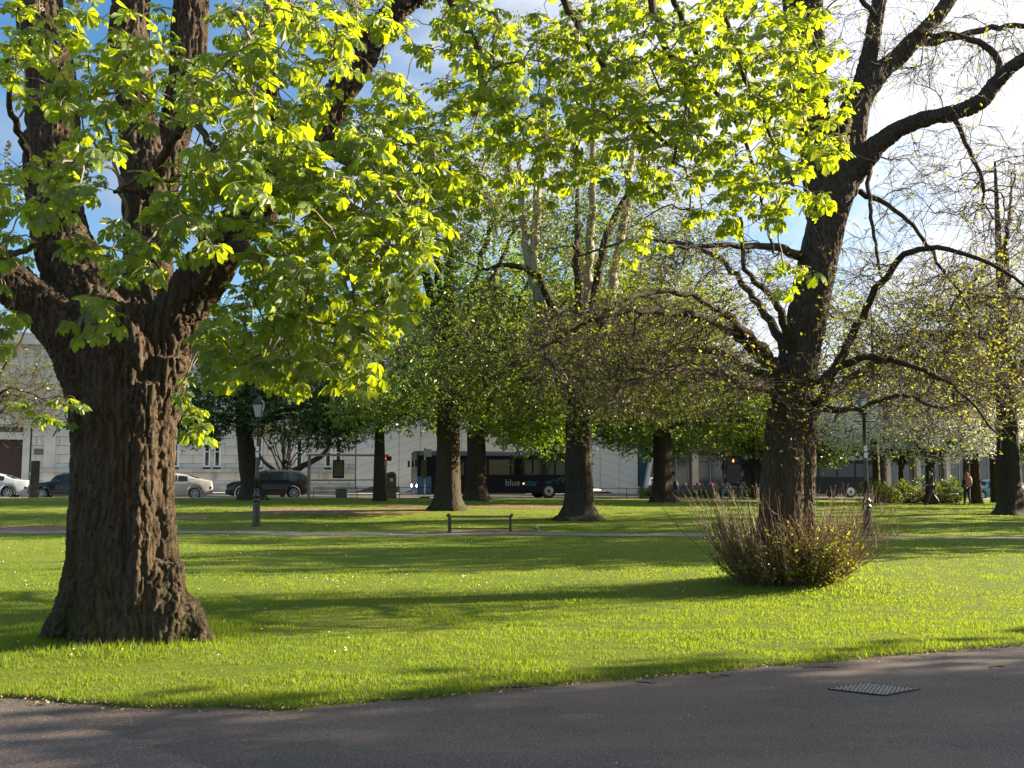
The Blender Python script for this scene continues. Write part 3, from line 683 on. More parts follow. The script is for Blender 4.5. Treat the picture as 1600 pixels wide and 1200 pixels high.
att = np.concatenate([blob(b, r) for b in BL1])
def img(p): return 800 + F * p[:, 0] / p[:, 1], 745 - F * (p[:, 2] - EYE) / p[:, 1]
def seg_dist(x, y, a, b):
    a = np.array(a, float); b = np.array(b, float); u = b - a; t = np.clip(((x - a[0]) * u[0] + (y - a[1]) * u[1]) / (u @ u), 0, 1); return np.hypot(x - a[0] - t * u[0], y - a[1] - t * u[1])
ix, iy = img(att); near = (np.minimum(seg_dist(ix, iy, (500, 215), (565, 85)), seg_dist(ix, iy, (565, 85), (650, -10))) < 34) | (np.minimum(seg_dist(ix, iy, (270, 500), (345, 400)), 99) < 30)
kill = near & (r.random(len(att)) < .8) & (att[:, 1] < D + .3) | ((ix > 368) & (ix < 432) & (iy > 575))
att = att[~kill]
SK1 = [L1w['A'], L1w['B'][2:], L1w['C'][2:], L1w['C2'], L1w['D'][2:]] + B1
poly, rad, tips, tdir = grow(SK1, att, r, 6, 0.0038, 0.42, 0.05, 0.10, 0.22, 0.07)
mb = MB()
for l in B1: mb.tube(dens(l, 0.12) + np.c_[0.012 * r.normal(size=(len(dens(l, 0.12)), 3)), np.zeros(len(dens(l, 0.12)))], 7, False)
mb.build('bough', M['bark'], t1, smooth=True)
mb = MB(); mb.tubes(poly, rad, 3); o = mb.build('twigs', M['twig_pale'], t1, smooth=True); o['kind'] = 'stuff'
Ps, Rs, S = palmate(tips, tdir, r, 4, 6, (0.066, 0.124))
tv = r.integers(0, 12, len(S)); rv = np.clip(r.random(len(S)), 0.01, 0.99)
# the 300 leaves that show largest, each an object of its own
dd = Ps[:, 1]; px = 800 + F * Ps[:, 0] / dd; py = 745 - F * (Ps[:, 2] - EYE) / dd
score = np.where((px > 5) & (px < 1595) & (py > 5) & (py < 1100), S / dd, 0); top = np.argsort(-score)[:300]
base = T1B
for i in top:
    o = bpy.data.objects.new('leaf', LEAFMESH[tv[i]]); COL.objects.link(o); o.parent = t1
    mm = Matrix([[*(Rs[i][a] * S[i]), Ps[i][a] - base[a]] for a in range(3)] + [[0, 0, 0, 1]]); o.matrix_local = mm
rest = np.ones(len(S), bool); rest[top] = False
mb = MB(); leaf_bulk(mb, Ps[rest], Rs[rest], S[rest], tv[rest], rv[rest]); o = mb.build('foliage', M['leaf'], t1, smooth=True); o['kind'] = 'stuff'
print('leaves', len(S), 'tips', len(tips))
# flower spikes
M['panicle'] = leafmat('chestnut_flower', (0.35, 0.33, 0.2), (0.6, 0.55, 0.38), (0.4, 0.35, 0.2), 0.3)
fm = MB(); tt = []
for k in range(70):
    z = r.random(); a = r.random() * 6.28; q = 0.032 * (1 - z * .8); tt.append([q * math.cos(a), q * math.sin(a), z * 0.2])
smalls(fm, np.array(tt), r, 2, 0.022, 0.004); fm.tube(np.array([[0, 0, -.03, .004], [0, 0, .2, .002]]), 4); fme = fm.mesh('flower_spike', M['panicle'])
for (x, y, d) in [(62, 15, D - 2.6), (122, 28, D - 3), (8, 262, D - 3), (1252, 195, D - 2), (1320, 222, D - 2.3), (905, 60, D - 1.5), (700, 150, D - 1), (1010, 250, D - 1.5), (560, 30, D - 3)]:
    place('flower_spike', fme, t1, P(x, y, d) - base, (r.normal() * .2, r.normal() * .2, 0))

# ---- lime tree, right foreground
t2 = thing('lime_tree', 'tall lime with bare arching branches and a thicket of shoots at its foot', 'tree', T2B)
D = T2B[1]
L2 = {
 'trunk': [(1232, 945, D, 50), (1232, 890, D, 42), (1232, 830, D, 36), (1233, 740, D, 33), (1236, 650, D, 32), (1248, 560, D, 32), (1264, 480, D, 31), (1280, 400, D, 30), (1296, 330, D, 31), (1312, 275, D, 33)],
 'L': [(1290, 360, D, 28), (1280, 270, D, 27), (1272, 180, D, 25), (1268, 80, D, 22), (1264, -50, D, 20), (1258, -200, D, 14)],
 'L2': [(1280, 270, D, 15), (1250, 170, D, 14), (1238, 60, D, 12), (1225, -80, D, 10), (1200, -260, D, 7)],
 'Mi': [(1308, 300, D, 32), (1326, 220, D, 26), (1340, 160, D, 22), (1372, 118, D, 17), (1420, 72, D, 14), (1460, 30, D, 12), (1520, -50, D, 10), (1580, -120, D, 7)],
 'V': [(1340, 160, D, 14), (1362, 70, D, 13), (1378, -30, D, 12), (1388, -150, D, 8)],
 'RR': [(1318, 285, D, 24), (1350, 247, D - .2, 19), (1385, 215, D - .4, 15), (1430, 190, D - .6, 13), (1490, 176, D - .8, 12), (1532, 158, D - 1, 13), (1560, 125, D - 1.1, 11), (1600, 92, D - 1.3, 10), (1700, 40, D - 1.6, 8), (1820, -60, D - 2, 5)],
}
fl2 = [[(1262, 640, D - .1, 16), (1256, 730, D - .15, 17), (1256, 820, D - .2, 18), (1278, 890, D - .25, 17), (1310, 930, D - .35, 7)], [(1216, 640, D - .1, 16), (1208, 740, D - .15, 17), (1200, 840, D - .18, 18), (1180, 900, D - .25, 18), (1160, 940, D - .35, 8)],
       [(1238, 700, D - .25, 20), (1234, 840, D - .3, 22), (1238, 905, D - .38, 16), (1242, 945, D - .48, 8)]]
L2w = {k: limb(v) for k, v in L2.items()}
trunk_obj('trunk', list(L2w.values()) + [limb(v) for v in fl2], 0.025, t2, M['bark_lime'], 19, 0.18, 0.02, 40)
B2 = [limb(v) for v in [
 [(1225, 590, D, 12), (1190, 560, D - .4, 10), (1140, 515, D - 1, 8), (1080, 492, D - 1.5, 6.5), (1000, 488, D - 2, 5), (920, 500, D - 2.3, 3.5), (850, 545, D - 2.5, 2)],
 [(1225, 600, D, 11), (1180, 582, D + .3, 8), (1110, 548, D + .8, 6), (1010, 562, D + 1.2, 4), (900, 600, D + 1.5, 2.5)],
 [(1220, 580, D, 10), (1175, 530, D - .8, 8), (1110, 475, D - 1.8, 5), (1040, 455, D - 2.4, 4), (960, 470, D - 3, 2.5)],
 [(1222, 610, D, 10), (1160, 600, D - 1, 7), (1080, 575, D - 2, 5), (990, 600, D - 3, 3.5), (920, 650, D - 3.4, 2)],
 [(1235, 560, D, 10), (1200, 500, D + .5, 7), (1160, 440, D + 1, 5), (1100, 390, D + 1.2, 4), (1000, 375, D + 1.4, 2.5), (900, 400, D + 1.6, 1.5)],
 [(1250, 400, D, 8), (1200, 385, D - .5, 6), (1130, 383, D - 1, 4), (1060, 385, D - 1.4, 2.6)],
 [(1240, 570, D, 9), (1215, 480, D - .6, 6), (1165, 420, D - 1, 4), (1160, 340, D - 1, 2.5)],
 [(1268, 655, D, 9), (1300, 590, D - .4, 7.5), (1340, 510, D - .8, 6.5), (1385, 430, D - 1.2, 5.5), (1425, 392, D - 1.5, 5), (1480, 390, D - 1.8, 4), (1560, 420, D - 2, 3), (1640, 470, D - 2, 2)],
 [(1265, 640, D, 9), (1320, 600, D + .5, 7), (1400, 545, D + 1, 5.5), (1470, 520, D + 1.3, 4.5), (1560, 535, D + 1.6, 3.5), (1660, 580, D + 1.8, 2)],
 [(1270, 600, D, 8), (1340, 560, D - 1, 6), (1420, 570, D - 1.6, 4), (1500, 610, D - 2, 2.5), (1560, 680, D - 2.2, 1.5)],
 [(1265, 640, D, 7), (1330, 640, D - .6, 4.5), (1400, 620, D - 1, 3), (1470, 640, D - 1.2, 2)],
 [(1490, 176, D - .8, 5), (1505, 215, D - .9, 4), (1525, 255, D - 1, 3.5), (1538, 300, D - 1, 3)],
 [(1532, 158, D - 1, 7), (1562, 108, D - .8, 6), (1540, 75, D - .6, 5.5), (1490, 55, D - .4, 5), (1430, 52, D - .2, 4)],
 [(1420, 72, D, 8), (1480, 60, D + .3, 6), (1540, 45, D + .5, 5), (1620, 40, D + .6, 4)],
 [(1345, 300, D, 5), (1400, 330, D - .5, 3.5), (1450, 385, D - .8, 3), (1500, 460, D - 1, 2)],
 [(1355, 250, D, 4), (1362, 340, D - .6, 3), (1378, 440, D - .8, 2)],
]]
r = np.random.default_rng(202); A2 = []
def dpos(a, b): return D + a, D + b
for b in [(1000, 540, 190, 70, -3.4, 2, 430), (1060, 600, 180, 55, -3, 1.5, 260), (1120, 440, 130, 70, -2.5, 2, 190), (930, 560, 120, 80, -3.2, 1, 150), (1180, 620, 70, 50, -1.5, 1, 70), (1050, 380, 130, 60, -1.5, 2, 80),
          (1400, 480, 130, 90, -2.5, 2, 190), (1500, 520, 130, 100, -2.5, 2.5, 250), (1420, 600, 150, 50, -2, 2, 180), (1560, 560, 80, 110, -2, 2.5, 200), (1570, 420, 60, 60, -2, 2, 70), (1470, 660, 110, 30, -1.5, 1.5, 50), (1450, 330, 130, 60, -1.6, 1.5, 50),
          (1500, 250, 110, 60, -2, 1, 75), (1560, 330, 60, 70, -2, 1, 70), (1500, 90, 110, 70, -1.5, 1.5, 120), (1380, 60, 80, 90, -1, 1, 60), (1300, 130, 70, 110, -1, 1, 50), (1230, 30, 90, 90, -1, 1, 50), (1450, -120, 250, 130, -2, 2, 120), (1250, -350, 200, 200, -2, 2, 100), (1320, 450, 40, 90, -1, 1, 30), (1250, 640, 60, 60, -.9, -.4, 40)]:
    A2.append(blob((*b[:4], D + b[4], D + b[5], b[6]), r))
att = np.concatenate(A2)
poly, rad, tips, tdir = grow([L2w['trunk'][4:], L2w['L'], L2w['L2'], L2w['Mi'], L2w['V'], L2w['RR']] + B2, att, r, 6, 0.0034, 0.54, 0.05, 0.11, 0.45, 0.045)
mb = MB()
for l in B2: q = dens(l, 0.15); q[:, :3] += 0.018 * r.normal(size=(len(q), 3)); mb.tube(q, 7, False)
mb.build('bough', M['bark_lime'], t2, smooth=True)
mb = MB(); mb.tubes(poly, rad, 3)
# spurs off every twig
def spurs(poly, rad, r, n, L, rr=0.0022, down=0.15):
    i = r.integers(0, len(poly), n); k = r.integers(1, poly.shape[1] - 1, n); p = poly[i, k]; d = poly[i, k + 1] - p; d /= np.linalg.norm(d, axis=1, keepdims=True) + 1e-9
    q = d * 0.9 + r.normal(size=(n, 3)) * 0.42; q[:, 2] -= down; q /= np.linalg.norm(q, axis=1, keepdims=True); ll = L * (0.4 + r.random(n))
    mid = p + q * ll[:, None] * .5 + r.normal(size=(n, 3)) * 0.03 * ll[:, None]; e = p + q * ll[:, None] + np.array([0, 0, 0.04])
    return np.stack([p, mid, e], 1), np.stack([np.full(n, rr * 1.3), np.full(n, rr), np.full(n, rr * .6)], 1)
sp, sr = spurs(poly, rad, r, 11500, 0.45, 0.0030); mb.tubes(sp, sr, 3)
o = mb.build('twigs', M['twig'], t2, smooth=True); o['kind'] = 'stuff'
mb = MB(); e = np.concatenate([tips, sp[:, 2]]); e = e[r.random(len(e)) < np.where(e[:, 2] > 5.2, .25, .6)]
smalls(mb, e, r, 2, 0.046, 0.022); o = mb.build('foliage', M['leaf_bud'], t2); o['kind'] = 'stuff'
# thicket of shoots at the foot
n = 600; a = r.random(n) * 6.283; q = 0.40 + 0.50 * r.random(n); q = q * (1 + .32 * vnoise(np.stack([np.cos(a) * 1.7, np.sin(a) * 1.7, a * 0], -1), 77)); bx = T2B[0] + np.cos(a) * q * 0.78; by = T2B[1] + np.sin(a) * q * 0.7
ln = (0.35 + 1.15 * r.random(n) ** 1.5); outw = np.stack([np.cos(a), np.sin(a), a * 0], -1) * (0.25 + 0.75 * r.random(n))[:, None] * (1.15 * q)[:, None]
b0 = np.stack([bx, by, hl(bx, by) - .02], -1); e = b0 + outw * ln[:, None] + np.stack([r.normal(size=n) * .1, r.normal(size=n) * .1, ln], -1)
t_ = np.linspace(0, 1, 6)[None, :, None]; pt = b0[:, None] * (1 - t_) + e[:, None] * t_ + np.array([0, 0, -0.12]) * np.sin(t_ * 3.14) * 0 + outw[:, None] * np.sin(t_ * 3.14) * 0.12 + r.normal(size=(n, 6, 3)) * 0.016
rd = np.linspace(0.008, 0.002, 6)[None] * (0.6 + 0.8 * r.random(n))[:, None]
mb = MB(); mb.tubes(pt, rd, 3); sp, sr = spurs(pt, rd, r, 4600, 0.22, 0.0024, -0.25); mb.tubes(sp, sr, 3)
o = mb.build('sucker_shoots', M['twig_red'], t2, smooth=True); o['kind'] = 'stuff'
mb = MB(); e = np.concatenate([pt[:, 2], pt[:, 3], sp[:, 2], sp[:, 1], sp[:, 1]]); e = e[(e[:, 2] < T2B[2] + 0.3 + 0.75 * r.random(len(e)) ** 1.5) & (np.hypot(e[:, 0] - T2B[0], e[:, 1] - T2B[1]) < 0.75 + 0.5 * r.random(len(e)))]
e = e[r.random(len(e)) < .62]; smalls(mb, e, r, 3, 0.05, 0.05); o = mb.build('sucker_leaves', M['leaf_bud'], t2); o['kind'] = 'stuff'

# ---- generic park trees
def park_tree(name, label, px, py, H, tr, crown, leafm, barkm, sd, n_tip=500, per=9, lsize=0.22, lkind='hand', spread=0.28, twigm=None, group='park trees beyond the lawn', loc=None, fork=None, lean=0.0, limbs_px=None, spurn=0, keep=1.0, extra=None, flare=1.7, nl=9, down=0.0, limbm=None, leader=1.0):
    """crown: list of ellipsoids (dx,dy,z,rx,ry,rz,weight) about the foot"""
    r = np.random.default_rng(sd); b = G(px, py) if loc is None else np.array([loc[0], loc[1], float(hgt(loc[0], loc[1]))])
    t = thing(name, label, 'tree', b, group=group)
    fk = fork or H * 0.28
    tk = np.array([[0, 0, -0.15, tr * flare], [0, 0, 0.12, tr * (1 + (flare - 1) * .6)], [0, 0, 0.5, tr * 1.12], [lean * .3, 0, fk * .5, tr], [lean * .7, 0, fk, tr * 0.92], [lean, 0, fk * 1.25, tr * .8], [lean, 0, H * .6, tr * .45], [lean, 0, H * .9, tr * .12]]); tk[5:, 3] *= leader; tk[:, :3] += b
    limbs = [tk[4:]]; cr = np.array(crown, float); W = cr[:, 6] / cr[:, 6].sum()
    for k in range(nl):
        c = cr[r.choice(len(cr), p=W)]; a = r.random() * 6.283; u = r.uniform(.45, .8)
        e = np.array([c[0] + c[3] * u * math.cos(a), c[1] + c[4] * u * math.sin(a), c[2] + c[5] * r.uniform(-.4, .7)]) + b
        s0 = b + np.array([lean * .8, 0, fk * r.uniform(.85, 1.4)]); m1 = s0 * .55 + e * .45 + np.array([0, 0, .12 * H * r.random()]) * (1 if e[2] > s0[2] else .5)
        limbs.append(np.array([[*s0, tr * .5], [*(s0 * .75 + m1 * .25 + r.normal(size=3) * .08), tr * .38], [*m1, tr * .27], [*e, tr * .09]]))
    nl0 = len(limbs)
    if limbs_px: limbs += [limb(v) for v in limbs_px]
    mb = MB()
    q = dens(tk, .25); th_n = 14
    # fluted trunk skin
    co = []; 
    for i, p in enumerate(q):
        th = np.arange(th_n) * 6.283 / th_n; fl_ = 1 + 0.10 * np.sin(th * 4 + sd + p[2] * .3) + 0.05 * vnoise(np.stack([np.cos(th) * 2, np.sin(th) * 2, th * 0 + p[2] * 2], -1), sd)
        z = p[2] - b[2]; ff = 1 + 0.35 * np.maximum(0, np.sin(th * 2.5 + sd)) * math.exp(-max(z, 0) * 2.2)
        co.append(np.stack([p[0] + p[3] * fl_ * ff * np.cos(th), p[1] + p[3] * fl_ * ff * np.sin(th), th * 0 + p[2]], -1))
    co = np.array(co); K = len(q); k = np.arange(K - 1)[:, None]; j = np.arange(th_n)[None]; j2 = (j + 1) % th_n
    mb.add(co.reshape(-1, 3), np.stack([k * th_n + j, k * th_n + j2, (k + 1) * th_n + j2, (k + 1) * th_n + j], -1).reshape(-1, 4))
    mb.build('trunk', barkm, t, smooth=True)
    mb = MB()
    for l in limbs[1:nl0]: l = dens(l, .4); l[1:, :3] += r.normal(size=(len(l) - 1, 3)) * .04; mb.tube(l, 7, False)
    mb.build('limbs', barkm, t, smooth=True)
    if limbs_px:
        mb = MB()
        for v in limbs_px: l = dens(limb(v), .4); l[1:, :3] += r.normal(size=(len(l) - 1, 3)) * .04; mb.tube(l, 8, False)
        mb.build('upper_stems', limbm or barkm, t, smooth=True)
    at = []
    for c, wg in zip(cr, W):
        n = int(n_tip * wg); v = r.normal(size=(n, 3)); v /= np.linalg.norm(v, axis=1, keepdims=True); rr = r.random(n) ** .4
        at.append(b + c[:3] + v * rr[:, None] * c[3:6])
    at = np.concatenate(at)
    poly, rad, tips, td = grow(limbs, at, r, 4, 0.008, .42, tr * .3, 0.08 + 0.0, .15, .08)
    mb = MB(); mb.tubes(poly, rad, 3)
    if spurn:
        sp, sr = spurs(poly, rad, r, spurn, 0.7, 0.006, down); mb.tubes(sp, sr, 3); tips = np.concatenate([tips, sp[:, 2]])
    o = mb.build('twigs', twigm or barkm, t, smooth=True); o['kind'] = 'stuff'
    if per and leafm:
        tips = tips[r.random(len(tips)) < keep]
        mb = MB(); smalls(mb, tips, r, per, lsize, spread, lkind); o = mb.build('foliage', leafm, t); o['kind'] = 'stuff'
    return t
# ------------------------------------------------------------------ park trees further back
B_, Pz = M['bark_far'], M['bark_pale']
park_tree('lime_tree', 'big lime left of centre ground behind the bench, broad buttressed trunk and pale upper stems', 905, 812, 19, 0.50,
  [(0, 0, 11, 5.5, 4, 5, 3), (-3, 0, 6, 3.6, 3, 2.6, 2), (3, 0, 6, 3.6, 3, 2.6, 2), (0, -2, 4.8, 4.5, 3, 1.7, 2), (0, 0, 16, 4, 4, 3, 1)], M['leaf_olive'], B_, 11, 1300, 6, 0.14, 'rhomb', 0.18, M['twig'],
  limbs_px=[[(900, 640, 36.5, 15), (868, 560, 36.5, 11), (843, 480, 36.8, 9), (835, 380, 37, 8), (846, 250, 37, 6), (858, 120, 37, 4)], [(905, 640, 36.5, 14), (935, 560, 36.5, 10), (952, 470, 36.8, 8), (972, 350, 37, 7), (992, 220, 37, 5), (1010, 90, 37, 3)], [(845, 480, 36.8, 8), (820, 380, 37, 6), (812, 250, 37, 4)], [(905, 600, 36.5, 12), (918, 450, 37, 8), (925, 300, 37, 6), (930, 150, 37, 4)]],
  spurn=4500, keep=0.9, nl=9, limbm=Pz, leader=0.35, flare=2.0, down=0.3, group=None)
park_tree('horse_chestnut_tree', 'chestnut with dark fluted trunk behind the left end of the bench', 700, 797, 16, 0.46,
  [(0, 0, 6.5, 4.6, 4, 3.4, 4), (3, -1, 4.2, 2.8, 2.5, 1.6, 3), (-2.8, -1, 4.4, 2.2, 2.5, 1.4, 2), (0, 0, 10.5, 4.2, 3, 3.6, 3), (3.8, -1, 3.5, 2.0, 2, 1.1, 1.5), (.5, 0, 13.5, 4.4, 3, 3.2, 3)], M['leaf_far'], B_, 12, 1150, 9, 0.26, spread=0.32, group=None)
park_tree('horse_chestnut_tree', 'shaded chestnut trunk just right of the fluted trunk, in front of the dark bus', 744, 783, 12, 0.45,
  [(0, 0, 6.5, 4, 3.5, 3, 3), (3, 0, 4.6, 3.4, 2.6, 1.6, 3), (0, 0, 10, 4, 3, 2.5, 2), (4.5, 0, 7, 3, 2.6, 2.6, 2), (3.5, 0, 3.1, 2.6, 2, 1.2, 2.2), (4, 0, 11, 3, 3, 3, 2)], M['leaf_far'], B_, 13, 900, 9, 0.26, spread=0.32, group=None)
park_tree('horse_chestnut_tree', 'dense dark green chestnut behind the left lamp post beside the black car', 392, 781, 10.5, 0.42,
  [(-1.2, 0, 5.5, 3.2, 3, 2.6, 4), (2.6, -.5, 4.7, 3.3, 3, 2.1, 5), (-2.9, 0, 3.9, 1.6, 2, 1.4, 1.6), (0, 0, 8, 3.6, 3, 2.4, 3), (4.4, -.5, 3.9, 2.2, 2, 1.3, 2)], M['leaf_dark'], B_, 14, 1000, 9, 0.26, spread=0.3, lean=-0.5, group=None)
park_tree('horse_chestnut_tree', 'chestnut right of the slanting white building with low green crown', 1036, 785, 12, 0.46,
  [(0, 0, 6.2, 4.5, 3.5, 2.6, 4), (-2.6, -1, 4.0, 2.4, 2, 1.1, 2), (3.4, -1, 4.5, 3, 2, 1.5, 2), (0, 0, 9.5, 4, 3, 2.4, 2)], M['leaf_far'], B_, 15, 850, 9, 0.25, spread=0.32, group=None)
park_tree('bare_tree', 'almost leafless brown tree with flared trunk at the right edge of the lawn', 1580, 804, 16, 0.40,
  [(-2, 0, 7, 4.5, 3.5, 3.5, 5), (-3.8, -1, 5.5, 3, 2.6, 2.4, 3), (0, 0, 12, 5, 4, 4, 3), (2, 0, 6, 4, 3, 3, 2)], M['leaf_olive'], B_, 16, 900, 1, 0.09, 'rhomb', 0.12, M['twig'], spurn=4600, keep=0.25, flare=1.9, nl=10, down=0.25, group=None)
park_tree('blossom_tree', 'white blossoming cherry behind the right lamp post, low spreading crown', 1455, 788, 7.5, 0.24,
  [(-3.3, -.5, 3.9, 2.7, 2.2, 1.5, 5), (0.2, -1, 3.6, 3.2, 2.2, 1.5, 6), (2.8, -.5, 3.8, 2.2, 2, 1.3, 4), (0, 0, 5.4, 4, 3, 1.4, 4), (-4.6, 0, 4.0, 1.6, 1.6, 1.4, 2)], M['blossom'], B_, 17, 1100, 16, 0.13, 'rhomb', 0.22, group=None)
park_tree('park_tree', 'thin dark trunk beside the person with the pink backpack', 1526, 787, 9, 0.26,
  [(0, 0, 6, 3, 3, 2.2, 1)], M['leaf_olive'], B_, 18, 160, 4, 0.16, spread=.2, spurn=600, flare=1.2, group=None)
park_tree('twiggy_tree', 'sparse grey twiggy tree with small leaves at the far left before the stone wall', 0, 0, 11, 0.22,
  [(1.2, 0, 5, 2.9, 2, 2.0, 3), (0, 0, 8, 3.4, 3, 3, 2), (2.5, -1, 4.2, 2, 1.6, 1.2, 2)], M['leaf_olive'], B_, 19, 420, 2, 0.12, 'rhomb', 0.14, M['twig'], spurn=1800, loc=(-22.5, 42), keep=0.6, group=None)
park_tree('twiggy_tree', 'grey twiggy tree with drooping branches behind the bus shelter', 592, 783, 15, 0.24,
  [(0.5, -1, 8, 3.4, 2.4, 3.6, 4), (2.2, -1.5, 6, 2.6, 2, 2.4, 3), (-1, 0, 5, 2.5, 2, 1.4, 2)], M['leaf_olive'], B_, 20, 620, 2, 0.11, 'rhomb', 0.16, M['twig_pale'], spurn=3600, keep=0.6, flare=1.25, down=0.5, group=None)
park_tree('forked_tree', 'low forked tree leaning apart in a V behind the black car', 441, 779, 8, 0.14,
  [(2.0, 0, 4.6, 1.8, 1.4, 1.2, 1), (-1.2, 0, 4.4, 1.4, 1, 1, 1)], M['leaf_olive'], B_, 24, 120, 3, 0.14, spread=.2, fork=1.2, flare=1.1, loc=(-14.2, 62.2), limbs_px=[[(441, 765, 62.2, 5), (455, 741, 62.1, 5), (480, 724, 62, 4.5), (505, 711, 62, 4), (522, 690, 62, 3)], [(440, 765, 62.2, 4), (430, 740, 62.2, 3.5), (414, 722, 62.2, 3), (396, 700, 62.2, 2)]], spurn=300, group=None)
# far rows behind the buildings and at the park's edge
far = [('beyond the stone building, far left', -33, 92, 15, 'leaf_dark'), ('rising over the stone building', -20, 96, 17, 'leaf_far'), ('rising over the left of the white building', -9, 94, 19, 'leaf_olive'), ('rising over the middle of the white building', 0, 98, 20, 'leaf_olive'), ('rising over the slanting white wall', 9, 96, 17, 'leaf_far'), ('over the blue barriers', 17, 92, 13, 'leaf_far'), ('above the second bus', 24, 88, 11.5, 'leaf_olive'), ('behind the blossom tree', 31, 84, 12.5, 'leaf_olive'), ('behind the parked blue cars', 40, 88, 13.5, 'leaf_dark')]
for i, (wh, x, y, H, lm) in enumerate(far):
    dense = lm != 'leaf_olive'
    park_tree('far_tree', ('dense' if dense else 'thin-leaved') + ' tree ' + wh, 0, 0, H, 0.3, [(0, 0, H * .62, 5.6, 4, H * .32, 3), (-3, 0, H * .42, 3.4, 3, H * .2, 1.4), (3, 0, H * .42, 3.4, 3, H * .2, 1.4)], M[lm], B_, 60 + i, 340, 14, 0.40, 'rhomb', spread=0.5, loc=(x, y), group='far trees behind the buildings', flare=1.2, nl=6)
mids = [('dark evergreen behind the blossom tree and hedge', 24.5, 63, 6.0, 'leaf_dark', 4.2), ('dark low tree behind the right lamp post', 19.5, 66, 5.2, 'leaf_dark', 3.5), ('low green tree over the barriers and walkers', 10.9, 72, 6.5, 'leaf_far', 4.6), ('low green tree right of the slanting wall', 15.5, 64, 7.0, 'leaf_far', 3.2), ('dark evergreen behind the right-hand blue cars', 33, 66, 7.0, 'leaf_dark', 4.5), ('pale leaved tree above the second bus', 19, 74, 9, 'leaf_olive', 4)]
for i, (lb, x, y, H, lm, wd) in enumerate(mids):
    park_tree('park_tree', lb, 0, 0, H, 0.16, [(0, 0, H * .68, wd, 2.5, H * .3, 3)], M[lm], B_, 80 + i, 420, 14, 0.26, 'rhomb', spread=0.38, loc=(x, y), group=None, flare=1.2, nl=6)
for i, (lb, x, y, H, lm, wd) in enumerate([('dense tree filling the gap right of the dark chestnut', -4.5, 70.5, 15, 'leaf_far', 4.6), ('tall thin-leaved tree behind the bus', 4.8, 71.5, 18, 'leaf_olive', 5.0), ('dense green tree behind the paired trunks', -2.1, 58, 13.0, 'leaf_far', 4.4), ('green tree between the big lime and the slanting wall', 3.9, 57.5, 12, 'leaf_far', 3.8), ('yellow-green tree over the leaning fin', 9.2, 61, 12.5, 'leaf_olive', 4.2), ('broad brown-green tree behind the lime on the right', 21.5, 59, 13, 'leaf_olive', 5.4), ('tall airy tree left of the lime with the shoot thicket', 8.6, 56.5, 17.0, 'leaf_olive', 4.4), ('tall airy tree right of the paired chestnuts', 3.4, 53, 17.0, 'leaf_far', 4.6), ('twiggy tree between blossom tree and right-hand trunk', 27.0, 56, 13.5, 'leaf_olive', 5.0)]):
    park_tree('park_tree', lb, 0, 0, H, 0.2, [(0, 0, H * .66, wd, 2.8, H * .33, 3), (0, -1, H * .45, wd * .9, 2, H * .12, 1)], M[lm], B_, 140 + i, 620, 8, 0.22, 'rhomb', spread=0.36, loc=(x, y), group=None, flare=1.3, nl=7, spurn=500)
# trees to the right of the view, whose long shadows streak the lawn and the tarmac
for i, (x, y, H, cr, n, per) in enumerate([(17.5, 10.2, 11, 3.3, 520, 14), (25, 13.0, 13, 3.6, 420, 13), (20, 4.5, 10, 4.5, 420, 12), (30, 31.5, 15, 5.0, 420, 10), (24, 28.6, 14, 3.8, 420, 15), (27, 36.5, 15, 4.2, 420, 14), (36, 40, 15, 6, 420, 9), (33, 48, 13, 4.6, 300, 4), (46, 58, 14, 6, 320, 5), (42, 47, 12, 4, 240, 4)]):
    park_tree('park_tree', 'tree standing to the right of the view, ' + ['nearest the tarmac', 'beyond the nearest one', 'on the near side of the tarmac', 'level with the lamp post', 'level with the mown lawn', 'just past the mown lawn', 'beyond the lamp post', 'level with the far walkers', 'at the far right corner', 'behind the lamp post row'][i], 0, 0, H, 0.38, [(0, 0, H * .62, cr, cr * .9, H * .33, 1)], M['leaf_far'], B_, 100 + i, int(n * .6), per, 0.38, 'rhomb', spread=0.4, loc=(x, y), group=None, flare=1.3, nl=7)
# ------------------------------------------------------------------ road, pavement, buildings
M['paving'] = simple('pavement_slabs', (0.36, 0.35, 0.33), 0.8, var=0.12, scale=1.5)
M['stone'] = simple('portland_stone', (0.56, 0.54, 0.49), 0.75, var=0.14, scale=0.9, bump=0.2)
M['stone2'] = simple('weathered_stone', (0.40, 0.385, 0.35), 0.8, var=0.25, scale=1.5, bump=0.2)
M['panel'] = simple('white_cladding_panel', (0.66, 0.65, 0.63), 0.55, var=0.05, scale=0.6)
M['joint'] = simple('dark_joint', (0.10, 0.10, 0.10), 0.8)
M['glass'] = simple('dark_window_glass', (0.02, 0.035, 0.05), 0.08, var=0.3, spec=0.9)
M['teal'] = simple('teal_glass', (0.03, 0.10, 0.13), 0.1, spec=0.8)
M['white'] = simple('white_paint', (0.72, 0.72, 0.70), 0.45, var=0.05)
M['door'] = simple('oxblood_door_paint', (0.055, 0.022, 0.02), 0.45)
M['black'] = simple('black_paint', (0.012, 0.012, 0.014), 0.35, var=0.2)
M['iron'] = simple('black_gloss_iron', (0.014, 0.014, 0.016), 0.28, var=0.3, scale=20, bump=0.15, spec=0.7)
M['grey'] = simple('grey_metal', (0.28, 0.29, 0.30), 0.4, 0.6, var=0.1)
M['dkwall'] = simple('dark_office_wall', (0.09, 0.095, 0.10), 0.6)
UA = math.atan(0.27); UX, UY = math.cos(UA), math.sin(UA)
